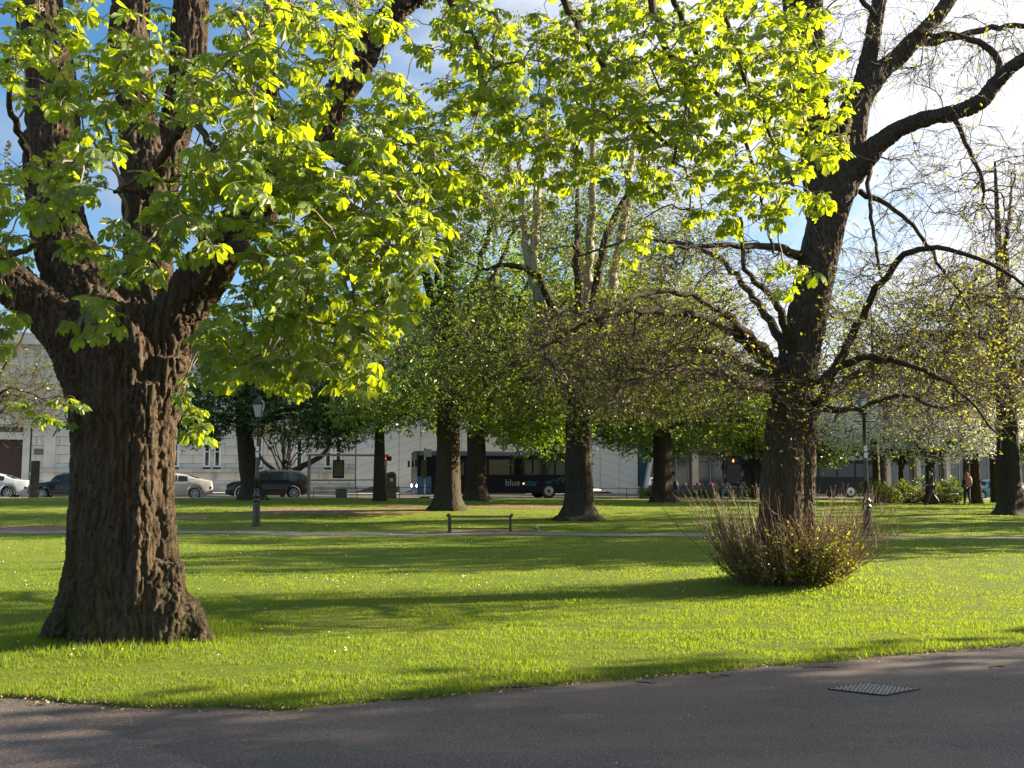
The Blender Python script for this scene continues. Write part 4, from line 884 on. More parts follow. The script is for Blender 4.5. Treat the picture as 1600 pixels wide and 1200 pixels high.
def band(name, o0, o1, dz, mat, rel):
    x = np.linspace(-70, 90, 161); V = []
    for o in (o0, (o0 + o1) / 2, o1):
        y = road_y(x) + o; V.append(np.stack([x, y, hgt(x, road_y(x) - 7.5) * 1.0 + rel + dz + 0 * x], -1))
    V = np.array(V); n = 161; i = np.arange(2)[:, None]; j = np.arange(n - 1)[None]
    f = np.stack([i * n + j, i * n + j + 1, (i + 1) * n + j + 1, (i + 1) * n + j], -1).reshape(-1, 4)
    o = MB().add(V.reshape(-1, 3), f).build(name, mat, smooth=True); tag(o, kind='structure'); return o
band('road', -5.9, 8.0, 0, M['road'], -0.16)
band('pavement', -7.9, -6.1, 0, M['paving'], -0.03)
band('far_pavement', 8.15, 60, 0, M['paving'], -0.03)
def kerb(o0):
    mb = MB(); x = np.linspace(-70, 90, 161)
    for a, b in zip(x[:-1], x[1:]):
        za = float(hgt(a, road_y(a) - 7.5)); mb.box(((a + b) / 2, float(road_y((a + b) / 2)) + o0, za - 0.09), (1.04, 0.13, 0.135), UA)
    o = mb.build('kerb', M['stone2']); tag(o, kind='structure')
kerb(-6.0); kerb(8.08)
# no-waiting line painted by the near kerb
band('painted_line', -5.6, -5.48, 0.004, M['white'], -0.16)
BO = np.array([-10.0, 76.0])
def bl(px, py=740, off=0.0):
    """pixel -> building coordinates (x along wall, height) on the wall line moved back by off"""
    k = (px - 800) / F; Y0 = BO[1] + off / UY * 0 + off / UX
    X = k * (Y0 + 0.27 * 10) / (1 - 0.27 * k); Y = Y0 + 0.27 * (X + 10)
    return (X - BO[0]) * UX + (Y - BO[1]) * UY, EYE + (745 - py) / F * Y
GZ = 0.42
def blk(parent, name, mat, x0, x1, y0, y1, z0, z1, label=None):
    o = MB().box(((x0 + x1) / 2, (y0 + y1) / 2, (z0 + z1) / 2), (x1 - x0, y1 - y0, z1 - z0)).build(name, mat, parent, local=True)
    if label: o['label'] = label
    return o
# classical stone building
cb = thing('stone_building', 'pale stone civic building behind the parked cars at the left', 'building', (BO[0], BO[1], 0), UA)
x0 = bl(-330)[0]; x1 = bl(556)[0]
gx0, gx1 = bl(-30)[0], bl(37)[0]; gz = bl(20, 687)[1]
HB = 11.5
m = MB(); m.box(((x0 + gx0) / 2, 4.2, HB / 2), (gx0 - x0, 8, HB)); m.box(((x1 + gx1) / 2, 4.2, HB / 2), (x1 - gx1, 8, HB)); m.box(((gx0 + gx1) / 2, 4.2, (HB + gz) / 2), (gx1 - gx0, 8, HB - gz)); m.box(((gx0 + gx1) / 2, 4.6, gz / 2), (gx1 - gx0, 7, gz))
m.build('wall', M['joint'], cb, local=True)
wins = []
for c in (-150, -90, 205, 268, 333, 398, 461, 522):
    for s in (-8.5, 7.5):
        a = bl(c + s - 5.5)[0]; b = bl(c + s + 5.5)[0]; wins.append((a, b, 2.35, 4.6)); wins.append((a, b, 6.4, 9.2))
bw = 1.5; bh = 0.62; r = np.random.default_rng(8); bm_ = {}
def stone(a, b, z, h):
    key = (round(b - a, 2), h)
    if key not in bm_:
        bm_[key] = MB().box((0, 0, 0), (b - a - 0.025, 0.2, h - 0.025)).mesh('stone_block', M['stone'])
    place('stone_block', bm_[key], cb, ((a + b) / 2, 0.1 + r.uniform(-.006, .006), z + h / 2))
z = GZ - 0.3; row = 0
while z < HB - 0.3:
    x = x0 + (row % 2) * bw / 2
    while x < x1 - 0.3:
        a, b = x, min(x + bw, x1); x += bw
        if b < bl(-60)[0]: continue
        segs = [(a, b)]
        for (wa, wb, wz0, wz1) in wins + [(gx0 - 0.55, gx1 + 0.55, 0, gz + .45)]:
            if wz0 < z + bh - .05 and wz1 > z + .05:
                segs = [s for q in segs for s in ([(q[0], min(q[1], wa)), (max(q[0], wb), q[1])] if (q[0] < wb and q[1] > wa) else [q])]
        for q in segs:
            if q[1] - q[0] > 0.12: stone(round(q[0], 1), round(q[1], 1), z, bh)
    z += bh; row += 1
blk(cb, 'plinth', M['stone2'], gx1 + .6, x1, -0.22, -0.003, 0.1, 1.05)
blk(cb, 'string_course', M['stone2'], gx1 + .6, x1, -0.25, -0.003, 1.98, 2.2)
blk(cb, 'cornice', M['stone'], x0, x1, -0.5, -0.003, HB - 0.6, HB); blk(cb, 'string_course', M['stone'], x0, x1, -0.2, -0.003, 5.3, 5.6)
blk(cb, 'roof', M['stone2'], x0, x1, 0.2, 8, HB, HB + 0.3)
for a, b, z0, z1 in wins:
    w_ = MB()
    for (cx, cz, sx, sz) in ((a + .06, (z0 + z1) / 2, .12, z1 - z0), (b - .06, (z0 + z1) / 2, .12, z1 - z0), ((a + b) / 2, z1 - .06, b - a - .24, .12), ((a + b) / 2, z0 + .06, b - a - .24, .12), ((a + b) / 2, (z0 + z1) / 2, b - a - .24, .06)): w_.box((cx, 0.06, cz), (sx, .14, sz))
    fr = w_.build('window', M['white'], cb, local=True); MB().box(((a + b) / 2, 0.12, (z0 + z1) / 2), (b - a - .2, .02, z1 - z0 - .2)).build('pane', M['glass'], fr, local=True)
for c in (337, 510): 
    a, zc = bl(c, 744.5); v = MB(); 
    for k in range(3): v.box((a, -.02, zc - .17 + .17 * k), (.42, .05, .07))
    v.build('vent', M['stone2'], cb, local=True)
a, zc = bl(62, 706); blk(cb, 'small_window', M['glass'], a - .3, a + .3, -.03, -.003, zc - .2, zc + .2)
# pilasters beside the gate
for a, b in ((37, 48), (70, 88)): blk(cb, 'pilaster', M['stone'], bl(a)[0], bl(b)[0], -0.1, -0.003, 0.2, HB - .7)
blk(cb, 'door_lintel', M['stone'], gx0 - .6, gx1 + .0, -0.2, 0.3, gz + .003, gz + .5)
dr = blk(cb, 'door', M['door'], gx0 + .02, gx1 - .02, 0.45, .6, 0.2, gz - .02)
nx = 4; nz = 5
for i in range(nx):
    for k in range(nz):
        cx = gx0 + (gx1 - gx0) * (i + .5) / nx; cz = .3 + (gz - .4) * (k + .5) / nz
        MB().box((cx, .43, cz), ((gx1 - gx0) / nx * .66, .04, (gz - .4) / nz * .62)).build('panel', M['door'], dr, local=True)
# modern white building with slanting cladding
mbd = thing('arts_building', 'white angular building with slanting panel joints behind the dark bus', 'building', (BO[0], BO[1], 0), UA)
xa = bl(556)[0] + .05; xc = bl(790)[0]; xe = bl(996)[0]; HM = 9.0
pw, ph = 1.6, 0.62; jn = 0.016
def panel(a, b, za, zb, h, y=0.0):
    m = MB(); m.add([[a + jn, y, za + jn], [b - jn, y, zb + jn], [b - jn, y, zb + h], [a + jn, y, za + h], [a + jn, y + .04, za + jn], [b - jn, y + .04, zb + jn], [b - jn, y + .04, zb + h], [a + jn, y + .04, za + h]], [(0, 1, 2, 3), (7, 6, 5, 4), (0, 4, 5, 1), (1, 5, 6, 2), (2, 6, 7, 3), (3, 7, 4, 0)])
    m.build('cladding_panel', M['panel'], mbd, local=True)
m = MB(); ww = (xe - .2) - xa
m.add([[xa, .05, .0], [xe - .1, .05, .9], [xe + 1.0, .05, HM], [xa, .05, HM], [xa, 9, 0], [xe - .1, 9, .9], [xe + 1.0, 9, HM], [xa, 9, HM]], [(0, 1, 2, 3), (7, 6, 5, 4), (0, 4, 5, 1), (1, 5, 6, 2), (2, 6, 7, 3), (3, 7, 4, 0)]); m.build('wall', M['joint'], mbd, local=True)
def zl(x): return 0.32 * (min(x, xc) - xa) if x <= xc else 0.32 * (xc - xa) - 0.30 * (x - xc)
ncol = int((xe - xa) / pw); cols = np.linspace(xa, xe, ncol + 1)
zr = bl(996, 783)[1]
for c0, c1 in zip(cols[:-1], cols[1:]):
    k0 = -12
    for k in range(-14, 18):
        za = zl(c0) + k * ph + (zr - zl(xe)) - 0; zb = zl(c1) + k * ph + (zr - zl(xe))
        if min(za, zb) < (0.15 if c1 < xc else (zr - 0.30 * (c0 - xe)) - .5) or max(za, zb) + ph > HM: continue
        panel(c0, c1, za, zb, ph)
# leaning glass wedge and fin at the right corner
e0 = bl(997)[0]; e1 = bl(1002)[0]; t0 = bl(1017, 700); 
m = MB(); m.add([[e0 + .05, -.05, .5], [e1, -.05, .5], [t0[0] + .9, -.05, HM], [e0 + .05, -.05, HM], [e0 + .05, 8, .5], [e1, 8, .5], [t0[0] + .9, 8, HM], [e0 + .05, 8, HM]], [(0, 1, 2, 3), (7, 6, 5, 4), (0, 4, 5, 1), (1, 5, 6, 2), (2, 6, 7, 3), (3, 7, 4, 0)]); m.build('glass_wedge', M['teal'], mbd, local=True)
m = MB(); m.add([[e1 + .01, -.4, .3], [e1 + .26, -.4, .3], [t0[0] + 1.25, -.4, HM + .1], [t0[0] + .93, -.4, HM + .1], [e1 + .01, 8.1, .3], [e1 + .26, 8.1, .3], [t0[0] + 1.25, 8.1, HM + .1], [t0[0] + .93, 8.1, HM + .1]], [(0, 1, 2, 3), (7, 6, 5, 4), (0, 4, 5, 1), (1, 5, 6, 2), (2, 6, 7, 3), (3, 7, 4, 0)]); m.build('corner_fin', M['white'], mbd, local=True)
# dark glazed offices further right
ob = thing('office_building', 'dark glazed office block with pale pillars beyond the blue barriers', 'building', (BO[0], BO[1], 0), UA)
oa = bl(1024, off=6)[0]; oe = bl(1760, off=6)[0]
blk(ob, 'wall', M['dkwall'], oa, oe, 6.3, 12, 0, 8.5); blk(ob, 'roof', M['stone2'], oa - .3, oe, 6.0, 12.2, 8.503, 8.9); blk(ob, 'fascia', M['dkwall'], oa, oe, 5.6, 6.297, 3.9, 4.4)
x = oa + .2
while x < oe - 3:
    p = blk(ob, 'pillar', M['stone2'], x, x + .45, 5.7, 6.1, 0.1, 3.897)
    for zz in (0.6, 5.0):
        f_ = MB(); q0, q1, z0, z1 = x + .7, x + 3.0, zz, zz + 2.9
        for (cx, cz, sx, sz) in ((q0, (z0 + z1) / 2, .08, z1 - z0), (q1, (z0 + z1) / 2, .08, z1 - z0), ((q0 + q1) / 2, z1, q1 - q0, .08), ((q0 + q1) / 2, z0, q1 - q0, .08), ((q0 + q1) / 2, (z0 + z1) / 2, .06, z1 - z0 - .08)): f_.box((cx, 6.25, cz), (sx, .1, sz))
        fr = f_.build('window', M['grey'], ob, local=True); MB().box(((q0 + q1) / 2, 6.27, (z0 + z1) / 2), (q1 - q0, .03, z1 - z0)).build('pane', M['glass'], fr, local=True)
    x += 3.3
# ------------------------------------------------------------------ street furniture
def zat(x, y): return float(hl(x, y))
def rzat(x): return float(hgt(x, float(road_y(x)) - 7.5))
# lamp posts
def lamp(base, label):
    t = thing('lamp_post', label, 'street lamp', base, group='black lamp posts along the park path')
    MB().lathe([(.15, -.05), (.15, .06), (.125, .08), (.118, .72), (.10, .78)], sides=8).build('base', M['iron'], t, smooth=False, local=True)
    MB().lathe([(.10, .78), (.13, .80), (.13, .84), (.10, .87), (.10, .92), (.125, .95), (.125, .99), (.085, 1.04), (.075, 1.15), (.09, 1.18), (.06, 1.22)], sides=16).build('collar', M['iron'], t, smooth=True, local=True)
    MB().lathe([(.07, 1.2), (.062, 1.6), (.053, 2.6), (.047, 3.36), (.07, 3.38), (.07, 3.41), (.045, 3.44)], sides=12).build('shaft', M['iron'], t, smooth=True, local=True)
    MB().box((0, 0, 3.25), (.62, .03, .03)).build('ladder_bar', M['iron'], t, local=True)
    m = MB(); m.lathe([(.04, 3.42), (.11, 3.47), (.11, 3.50)], sides=4, ph=R(45))
    for k in range(4):
        a = R(45 + 90 * k); m.tube([[.12 * math.cos(a), .12 * math.sin(a), 3.48, .012], [.225 * math.cos(a), .225 * math.sin(a), 3.90, .012]], 4)
        b = R(45 + 90 * (k + 1)); m.tube([[.225 * math.cos(a), .225 * math.sin(a), 3.90, .014], [.225 * math.cos(b), .225 * math.sin(b), 3.90, .014]], 4)
    lf = m.build('lantern_frame', M['iron'], t, local=True)
    for k in range(4):
        a, b = R(45 + 90 * k), R(45 + 90 * (k + 1)); q = .96
        MB().add([[.12 * q * math.cos(a), .12 * q * math.sin(a), 3.50], [.12 * q * math.cos(b), .12 * q * math.sin(b), 3.50], [.222 * q * math.cos(b), .222 * q * math.sin(b), 3.89], [.222 * q * math.cos(a), .222 * q * math.sin(a), 3.89]], [(0, 1, 2, 3)]).build('pane', M['lampglass'], lf, local=True)
    MB().lathe([(.25, 3.91), (.24, 3.93), (.12, 4.05), (.09, 4.06), (.085, 4.12), (.03, 4.16), (.03, 4.19), (.015, 4.24), (.002, 4.30)], sides=4, ph=R(45)).build('roof', M['iron'], t, local=True)
    for z in (2.28, 2.47): MB().box((0, -.05, z), (.10, .02, .15)).build('sticker', M['white'], t, local=True)
    return t
tg = NT('lantern_glass'); tg.pbr((0.55, 0.62, 0.66), 0.08, 0, None, 0.6, Transmission_Weight=0.55); M['lampglass'] = tg.m
lamp(G(400, 823), 'black Victorian lamp post with glass lantern on the lawn at the left')
lamp(G(1356, 837), 'black lamp post standing right of the tree with the shoot thicket')
# bench
bp = G(750, 831)
t = thing('park_bench', 'low backless dark bench beside the path on worn ground', 'bench', bp, R(-1.5))
M['wood'] = simple('weathered_bench_wood', (0.10, 0.085, 0.07), 0.7, var=0.35, scale=14, bump=0.3)
for k in range(4): MB().box((0, -.18 + .12 * k, .445), (1.86, .095, .045)).build('slat', M['wood'], t, local=True)
for s in (-1, 1):
    m = MB(); m.box((s * .89, -.2, .2), (.06, .06, .44)); m.box((s * .89, .2, .2), (.06, .06, .44)); m.box((s * .89, 0, .40), (.055, .34, .05)); m.box((s * .89, -.2, -.0), (.1, .1, .05)); m.box((s * .89, .2, -.0), (.1, .1, .05))
    m.build('leg', M['iron'], t, local=True)
    m = MB(); m.tube([[s * .93, -.27, .485, .042], [s * .93, .27, .485, .042]], 10); m.build('arm_roll', M['iron'], t, smooth=False, local=True)
MB().box((0, -.2, .10), (1.72, .035, .035)).build('stretcher', M['iron'], t, local=True)
bb = G(838, 829); m = MB(); m.lathe([(.03, 0), (.07, .02), (.09, .07), (.05, .11), (.01, .13)], bb, 7); M['greenbag'] = simple('green_plastic', (0.05, 0.3, 0.12), 0.4)
tag(m.build('plastic_bag', M['greenbag'], None), 'small crumpled green plastic bag under the bench', 'bag')
# iron cover in the tarmac
gc = G(1365, 1072); t = thing('drain_cover', 'lozenge shaped iron drain cover of raised squares set in the tarmac', 'drain cover', (gc[0], gc[1], -0.017))
M['castiron'] = simple('worn_cast_iron', (0.30, 0.275, 0.24), 0.6, 0.0, var=0.4, scale=30, bump=0.3); M['castdark'] = simple('rusty_cast_iron', (0.045, 0.036, 0.028), 0.7, var=0.3, scale=30)
hw, hd = .365, .235
MB().add([[-hw, 0, -.006], [0, -hd, -.006], [hw, 0, -.006], [0, hd, -.006]], [(0, 1, 2, 3)]).build('plate', M['castdark'], t, local=True)
m = MB(); c4 = [(-hw, 0), (0, -hd), (hw, 0), (0, hd)]
for (a, b) in zip(c4, c4[1:] + c4[:1]):
    a3 = np.array([*a, -.004]); b3 = np.array([*b, -.004]); m.tube([[*a3, .0035], [*b3, .0035]], 6)
m.build('frame', M['castdark'], t, local=True)
m = MB(); 
for i in range(-11, 12):
    for j in range(-7, 8):
        x, y = i * .033 + (j % 2) * .0165, j * .032
        if abs(x) / (hw - .02) + abs(y) / (hd - .02) < 1: m.box((x, y, -.003), (.02, .022, .006))
m.build('raised_stud', M['castiron'], t, local=True)
# twigs dropped on the tarmac edge
for i, (px, py, L, a, lb) in enumerate([(1290, 1042, .42, .1, 'bent brown twig on the tarmac just beyond the drain cover'), (1130, 1055, .22, .5, 'short twig by the grass edge left of the drain cover'), (1010, 1048 + 18, .16, -.4, 'small twig at the grass edge near the middle of the path'), (1560, 1041, .2, .2, 'pale twig on the tarmac at the far right'), (800, 1073, .3, .1, 'thin twig lying along the grass edge at centre')]):
    g = G(px, py); u = np.array([math.cos(a), math.sin(a), 0]); v = np.array([-u[1], u[0], 0]); z = np.array([0, 0, -.005 - g[2]]) + g
    m = MB(); m.tube([[*(z - u * L / 2), .006], [*(z + v * .03), .007], [*(z + u * L / 4 - v * .01), .005], [*(z + u * L / 2 + v * .03), .003]], 5); m.tube([[*(z + v * .03), .004], [*(z + u * L / 4 + v * .09), .002]], 4)
    tag(m.build('fallen_twig', M['twig'], None), lb, 'twig', 'twigs fallen on the tarmac')
# low knee rail along the park edge
def edgept(px, off=-8.3):
    k = (px - 800) / F; X = k * (64 + 2.7 + off) / (1 - .27 * k); Y = 64 + .27 * (X + 10) + off; return X, Y
def rail(a, b, label):
    xa_, ya = edgept(a); xb, yb = edgept(b); L = math.hypot(xb - xa_, yb - ya); n = int(L / 1.8)
    t = thing('knee_rail', label, 'railing', (xa_, ya, zat(xa_, ya)), group='low iron rails along the park edge')
    prev = None
    for i in range(n + 1):
        x = xa_ + (xb - xa_) * i / n; y = ya + (yb - ya) * i / n; z = zat(x, y) 
        MB().tube([[x, y, z - .1, .022], [x, y, z + .62, .022]], 6).build('post', M['iron'], t)
        if prev: MB().tube([[*prev, z + .6, .02], [x, y, z + .6, .02]], 6).build('rail', M['iron'], t); MB().tube([[*prev, z + .28, .012], [x, y, z + .28, .012]], 5).build('rail', M['iron'], t)
        prev = (x, y)
rail(492, 690, 'low black rail in front of the bus shelter'); rail(925, 1030, 'low black rail before the slanting white wall'); rail(1062, 1190, 'low black rail in front of the clipped hedge and walkers')
# bus shelter
sx, sy = edgept(545, -7.2); sz = rzat(sx) - .03
t = thing('bus_shelter', 'glass bus shelter with slim frame and red display, by the road', 'bus shelter', (sx, sy, sz), UA)
SW = 2.15
for x in (-SW, SW):
    for y in (0, 1.2): MB().box((x, y, 1.2), (.09, .09, 2.4)).build('post', M['grey'], t, local=True)
MB().box((0, .6, 2.44), (4.6, 1.5, .09)).build('roof', M['grey'], t, local=True)
M['clear'] = (lambda t_: (t_.pbr((.9, .95, .95), .03, 0, None, .5, Transmission_Weight=.96, IOR=1.05), t_.m)[1])(NT('clear_glass'))
for i in range(3): MB().box((-1.42 + 1.42 * i, 1.2, 1.3), (1.36, .012, 1.9)).build('pane', M['clear'], t, local=True)
for z in (1.02, .3): MB().box((0, 1.16, z), (4.2, .05, .06)).build('rail', M['grey'], t, local=True)
fr = MB().box((-.45, 1.05, 1.65), (.64, .07, 1.05)).build('timetable_case', M['black'], t, local=True); M['poster'] = simple('faded_timetable', (.16, .17, .10), .5, var=.3, scale=4)
MB().box((-.45, 1.01, 1.68), (.50, .006, .86)).build('timetable', M['poster'], fr, local=True)
MB().box((0, .75, .52), (3.6, .32, .05)).build('seat', M['wood'], t, local=True); MB().box((-.3, .75, .245), (.62, .28, .49)).build('seat_base', M['dkwall'], t, local=True)
ds = MB().box((SW - .1, -.12, 2.25), (.8, .1, .26)).build('display', M['black'], t, local=True)
def emis(name, col, s):
    t_ = NT(name); e = t_.n('ShaderNodeEmission', Strength=s); e.inputs[0].default_value = (*col, 1); t_.l(e.outputs[0], t_.out.inputs[0]); return t_.m
M['redled'] = emis('red_led', (1, .08, .02), 1.2); M['orangeled'] = emis('orange_led', (1, .30, .06), 1.1); M['headlamp'] = emis('lit_headlamp', (.9, .95, 1), 3.0); M['bluelamp'] = emis('lit_blue_lamp', (.45, .4, 1), 2.0)
def text(s, mat, size, parent, loc, rot, name='lettering', ext=.004, ax='CENTER'):
    c = bpy.data.curves.new(name, 'FONT'); c.body = s; c.size = size; c.extrude = ext; c.align_x = ax; c.materials.append(mat)
    tmp = bpy.data.objects.new('tmp', c); COL.objects.link(tmp); dg = bpy.context.evaluated_depsgraph_get(); me = bpy.data.meshes.new_from_object(tmp.evaluated_get(dg)); bpy.data.objects.remove(tmp)
    me.name = name
    if not me.materials: me.materials.append(mat)
    o = place(name, me, parent, loc, rot); return o
text('41', M['redled'], .24, ds, (SW - .1, -.178, 2.17), (R(90), 0, 0))
# rounded litter bin pillar
def pillar_bin():
    x, y = edgept(611, -7.2); t = thing('litter_bin', 'tall round-topped brown metal litter bin beside the bus shelter', 'litter bin', (x, y, rzat(x) - .03), UA)
    M['bin'] = simple('brown_bin_metal', (.14, .12, .09), .4, .4, var=.2)
    m = MB(); prof = [(-.30, 0), (.30, 0), (.30, 1.28), (.24, 1.42), (.10, 1.50), (-.06, 1.48), (-.2, 1.40), (-.28, 1.26), (-.30, 1.1)]; n = len(prof)
    m.add([[a, -.25, z] for a, z in prof] + [[a, .25, z] for a, z in prof], [tuple(range(n)), tuple(range(n, 2 * n))[::-1]] + [(i, i + n, (i + 1) % n + n, (i + 1) % n) for i in range(n)]); m.build('body', M['bin'], t, local=True)
    MB().box((.02, -.256, 1.02), (.17, .01, .17)).build('label_plate', M['white'], t, local=True); MB().box((0, -.256, 1.25), (.34, .01, .12)).build('slot', M['black'], t, local=True); MB().box((0, 0, .03), (.64, .54, .07)).build('foot', M['black'], t, local=True)
pillar_bin()
x, y = edgept(664, -7.3); t = thing('bus_stop_sign', 'grey bus stop pole with a long flag panel', 'bus stop', (x, y, rzat(x) - .03), UA)
MB().tube([[0, 0, 0, .05], [0, 0, 2.9, .045]], 8).build('pole', M['grey'], t, local=True); MB().box((-.04, -.06, 1.65), (.30, .05, 1.1)).build('panel', M['bin'], t, local=True); MB().box((.0, 0, .03), (.55, .4, .06)).build('foot', M['black'], t, local=True); MB().box((.2, 0, 2.6), (.4, .04, .45)).build('flag', M['white'], t, local=True)
x, y = edgept(57, -7.6); t = thing('information_pillar', 'tall dark rectangular information pillar between the two leftmost cars', 'information pillar', (x, y, rzat(x) - .05), UA + R(25))
MB().box((0, 0, .95), (.42, .3, 1.9)).build('body', M['black'], t, local=True); MB().box((-.215, 0, 1.15), (.012, .22, .7)).build('screen', simple('green_screen_panel', (.03, .18, .13), .2), t, local=True); MB().box((0, 0, 1.93), (.46, .34, .05)).build('cap', M['black'], t, local=True)

# ------------------------------------------------------------------ vehicles
def paint(name, col, rough=.22): return simple(name, col, rough, 0.0, var=.04, spec=.5, Coat_Weight=.3)
M['tyre'] = simple('tyre_rubber', (.015, .015, .016), .8); M['alloy'] = simple('alloy_rim', (.45, .46, .48), .3, .8, var=.05); M['carglass'] = simple('car_glass', (.012, .018, .022), .06, var=.2, spec=.45)
M['tail'] = simple('tail_lamp_red', (.4, .02, .015), .25); M['head'] = simple('head_lamp_glass', (.6, .65, .7), .1, .3); M['plate'] = simple('number_plate', (.75, .75, .7), .4)
def car(name, label, loc, rz, L, Wd, H, pm, prof, wb=(-.30, .32), wr=.33, cat='car', group='cars by the road', roofm=None):
    t = thing(name, label, cat, loc, rz, group)
    pr = np.array(prof, float); xs_ = np.unique(np.concatenate([np.linspace(-.5, .5, 57), pr[:, 0], [wb[0] - wr / L * 1.16, wb[0] + wr / L * 1.16, wb[1] - wr / L * 1.16, wb[1] + wr / L * 1.16]])); B = np.interp(xs_, pr[:, 0], pr[:, 1]); T_ = np.interp(xs_, pr[:, 0], pr[:, 2])
    def wx(x): return Wd / 2 * (1 - .16 * abs(2 * x) ** 5 - .03 * abs(2 * x) ** 2)
    rings = []
    for x, b, tp in zip(xs_, B, T_):
        zl_ = .20 + .10 * max(0, abs(2 * x) - .85) / .15
        for q in wb:
            dx = (x - q) * L; ra = wr * 1.16
            if abs(dx) < ra: zl_ = max(zl_, wr + math.sqrt(ra * ra - dx * dx) * 1.0)
        zl_ = min(zl_, b - .06); w_ = wx(x); gh = max(0, tp - b); ti = .26 * min(1, gh / .4)
        zm = zl_ + (b - zl_) * .45
        rings.append([(0, zl_ + .001), (w_ * .90, zl_), (w_ * .985, zl_ + .03), (w_, zm), (w_ * .985, zm + (b - zm) * .6), (w_ * .955, b), (w_ * (.955 - ti * .5), b + gh * .5), (w_ * (.955 - ti * .85), b + gh * .90), (w_ * (.80 - ti), b + gh * .985 + .015), (0, tp + .035)])
    rg = np.array(rings); n = rg.shape[1]; V = []
    for x, q in zip(xs_, rg):
        V.append([[x * L, a, z] for a, z in q] + [[x * L, -a, z] for a, z in q[::-1][1:-1]])
    V = np.array(V); K, N_, _ = V.shape; k = np.arange(K - 1)[:, None]; j = np.arange(N_)[None]; j2 = (j + 1) % N_
    mb = MB(); mb.add(V.reshape(-1, 3), np.stack([k * N_ + j, (k + 1) * N_ + j, (k + 1) * N_ + j2, k * N_ + j2], -1).reshape(-1, 4)); mb.f.append(np.array([list(range(N_))])); mb.f.append(np.array([[(K - 1) * N_ + q for q in range(N_)][::-1]]))
    body = mb.build('body', pm, t, smooth=True, local=True)
    def side(x, f):
        b = np.interp(x, pr[:, 0], pr[:, 1]); tp = np.interp(x, pr[:, 0], pr[:, 2]); g = max(0, tp - b); ti = .26 * min(1, g / .4); return wx(x) * (.955 - ti * f) , b + g * f
    gx = [p for p in pr if p[2] - p[1] > .16]; g0, g1 = gx[0][0], gx[-1][0]
    sp = np.linspace(g0, g1, 4)
    for s in (-1, 1):
        for a, b in zip(sp[:-1], sp[1:]):
            xx = np.linspace(a + .008, b - .008, 5); v = []
            for f_ in (.10, .84):
                for x in xx: y_, z_ = side(x, f_); v.append([x * L, s * (y_ + .012), z_])
            MB().add(v, [((i, i + 1, i + 6, i + 5) if s < 0 else (i + 5, i + 6, i + 1, i)) for i in range(4)]).build('window', M['carglass'], t, local=True)
        for q in wb:
            w_ = MB(); w_.lathe([(wr * .62, -.09), (wr * .93, -.1), (wr, -.07), (wr, .07), (wr * .93, .1), (wr * .62, .09)], (0, 0, 0), 24, 'y'); wo = w_.build('wheel', M['tyre'], t, local=True); wo.location = (q * L, s * (Wd / 2 - .12), wr)
            rm = MB(); rm.lathe([(wr * .66, 0), (wr * .66, .03), (wr * .58, .03), (wr * .58, .0)], (0, s * .075, 0), 24, 'y')
            for i in range(7):
                a = i * 2 * math.pi / 7; c_, s_ = math.cos(a), math.sin(a); rm.add([[wr * .05 * -s_ * 1 + c_ * r_ - (-s_) * 0 + q_ * -s_ * wr * .07, s * .105, s_ * r_ + q_ * c_ * wr * .07] for r_, q_ in ((.02, -1), (.02, 1), (wr * .64, .9), (wr * .64, -.9))], [(0, 1, 2, 3), (3, 2, 1, 0)])
            rm.build('rim', M['alloy'], wo, local=True)
        y_, z_ = side(g1 * .93, .1); MB().box((g1 * .86 * L, s * (y_ + .1), z_ + .05), (.12, .2, .13)).build('mirror', pm, t, local=True)
        for x in (-.16, .06): MB().box((x * L, s * (wx(x) + .002), np.interp(x, pr[:, 0], pr[:, 1]) - .12), (.18, .03, .03)).build('handle', pm if roofm is None else M['alloy'], t, local=True)
        bz = pr[0][1]; MB().box((-.475 * L, s * (wx(.475) - .12), bz - .02), (.16, .26, .13)).build('tail_light', M['tail'], t, local=True)
        fz = pr[-2][1]; MB().lathe([(.10, -.08), (.12, 0), (.09, .05)], (.455 * L, s * (wx(.455) - .18), fz - .06), 12, 'x').build('headlight', M['head'], t, local=True)
    for a, b, nm in ((g1 + .005, [p for p in pr if p[0] > g1][0][0], 'windscreen'), (g0 - .005, [p for p in pr if p[0] < g0][-1][0], 'rear_window')):
        ya, za = side(a, .92); b2 = a + (b - a) * .92; yb, zb = side(b2, .5); za = np.interp(a, pr[:, 0], pr[:, 2]) + .045; zb = np.interp(b2, pr[:, 0], pr[:, 2]) + .045
        v = [[a * L, -ya * .85, za], [a * L, ya * .85, za], [b2 * L, yb * .9, zb], [b2 * L, -yb * .9, zb]]; MB().add(v, [(0, 1, 2, 3), (3, 2, 1, 0)]).build(nm, M['carglass'], t, local=True)
    MB().box((.497 * L, 0, .42), (.04, .52, .12)).build('number_plate', M['plate'], t, local=True); MB().box((.492 * L, 0, .58), (.04, Wd * .5, .13)).build('grille', M['black'], t, local=True)
    return t
SAL = [(-.5, .62, .64), (-.485, .95, .97), (-.37, .98, 1.03), (-.26, .96, 1.25), (-.13, .95, 1.40), (0, .93, 1.43), (.10, .92, 1.36), (.20, .91, 1.10), (.25, .90, .96), (.40, .80, .84), (.48, .66, .68), (.5, .45, .47)]
FST = [(-.5, .66, .68), (-.485, .98, 1.0), (-.36, .98, 1.12), (-.22, .97, 1.32), (-.08, .96, 1.43), (.04, .95, 1.42), (.14, .93, 1.27), (.22, .91, 1.05), (.26, .90, .93), (.40, .78, .82), (.48, .64, .66), (.5, .45, .47)]
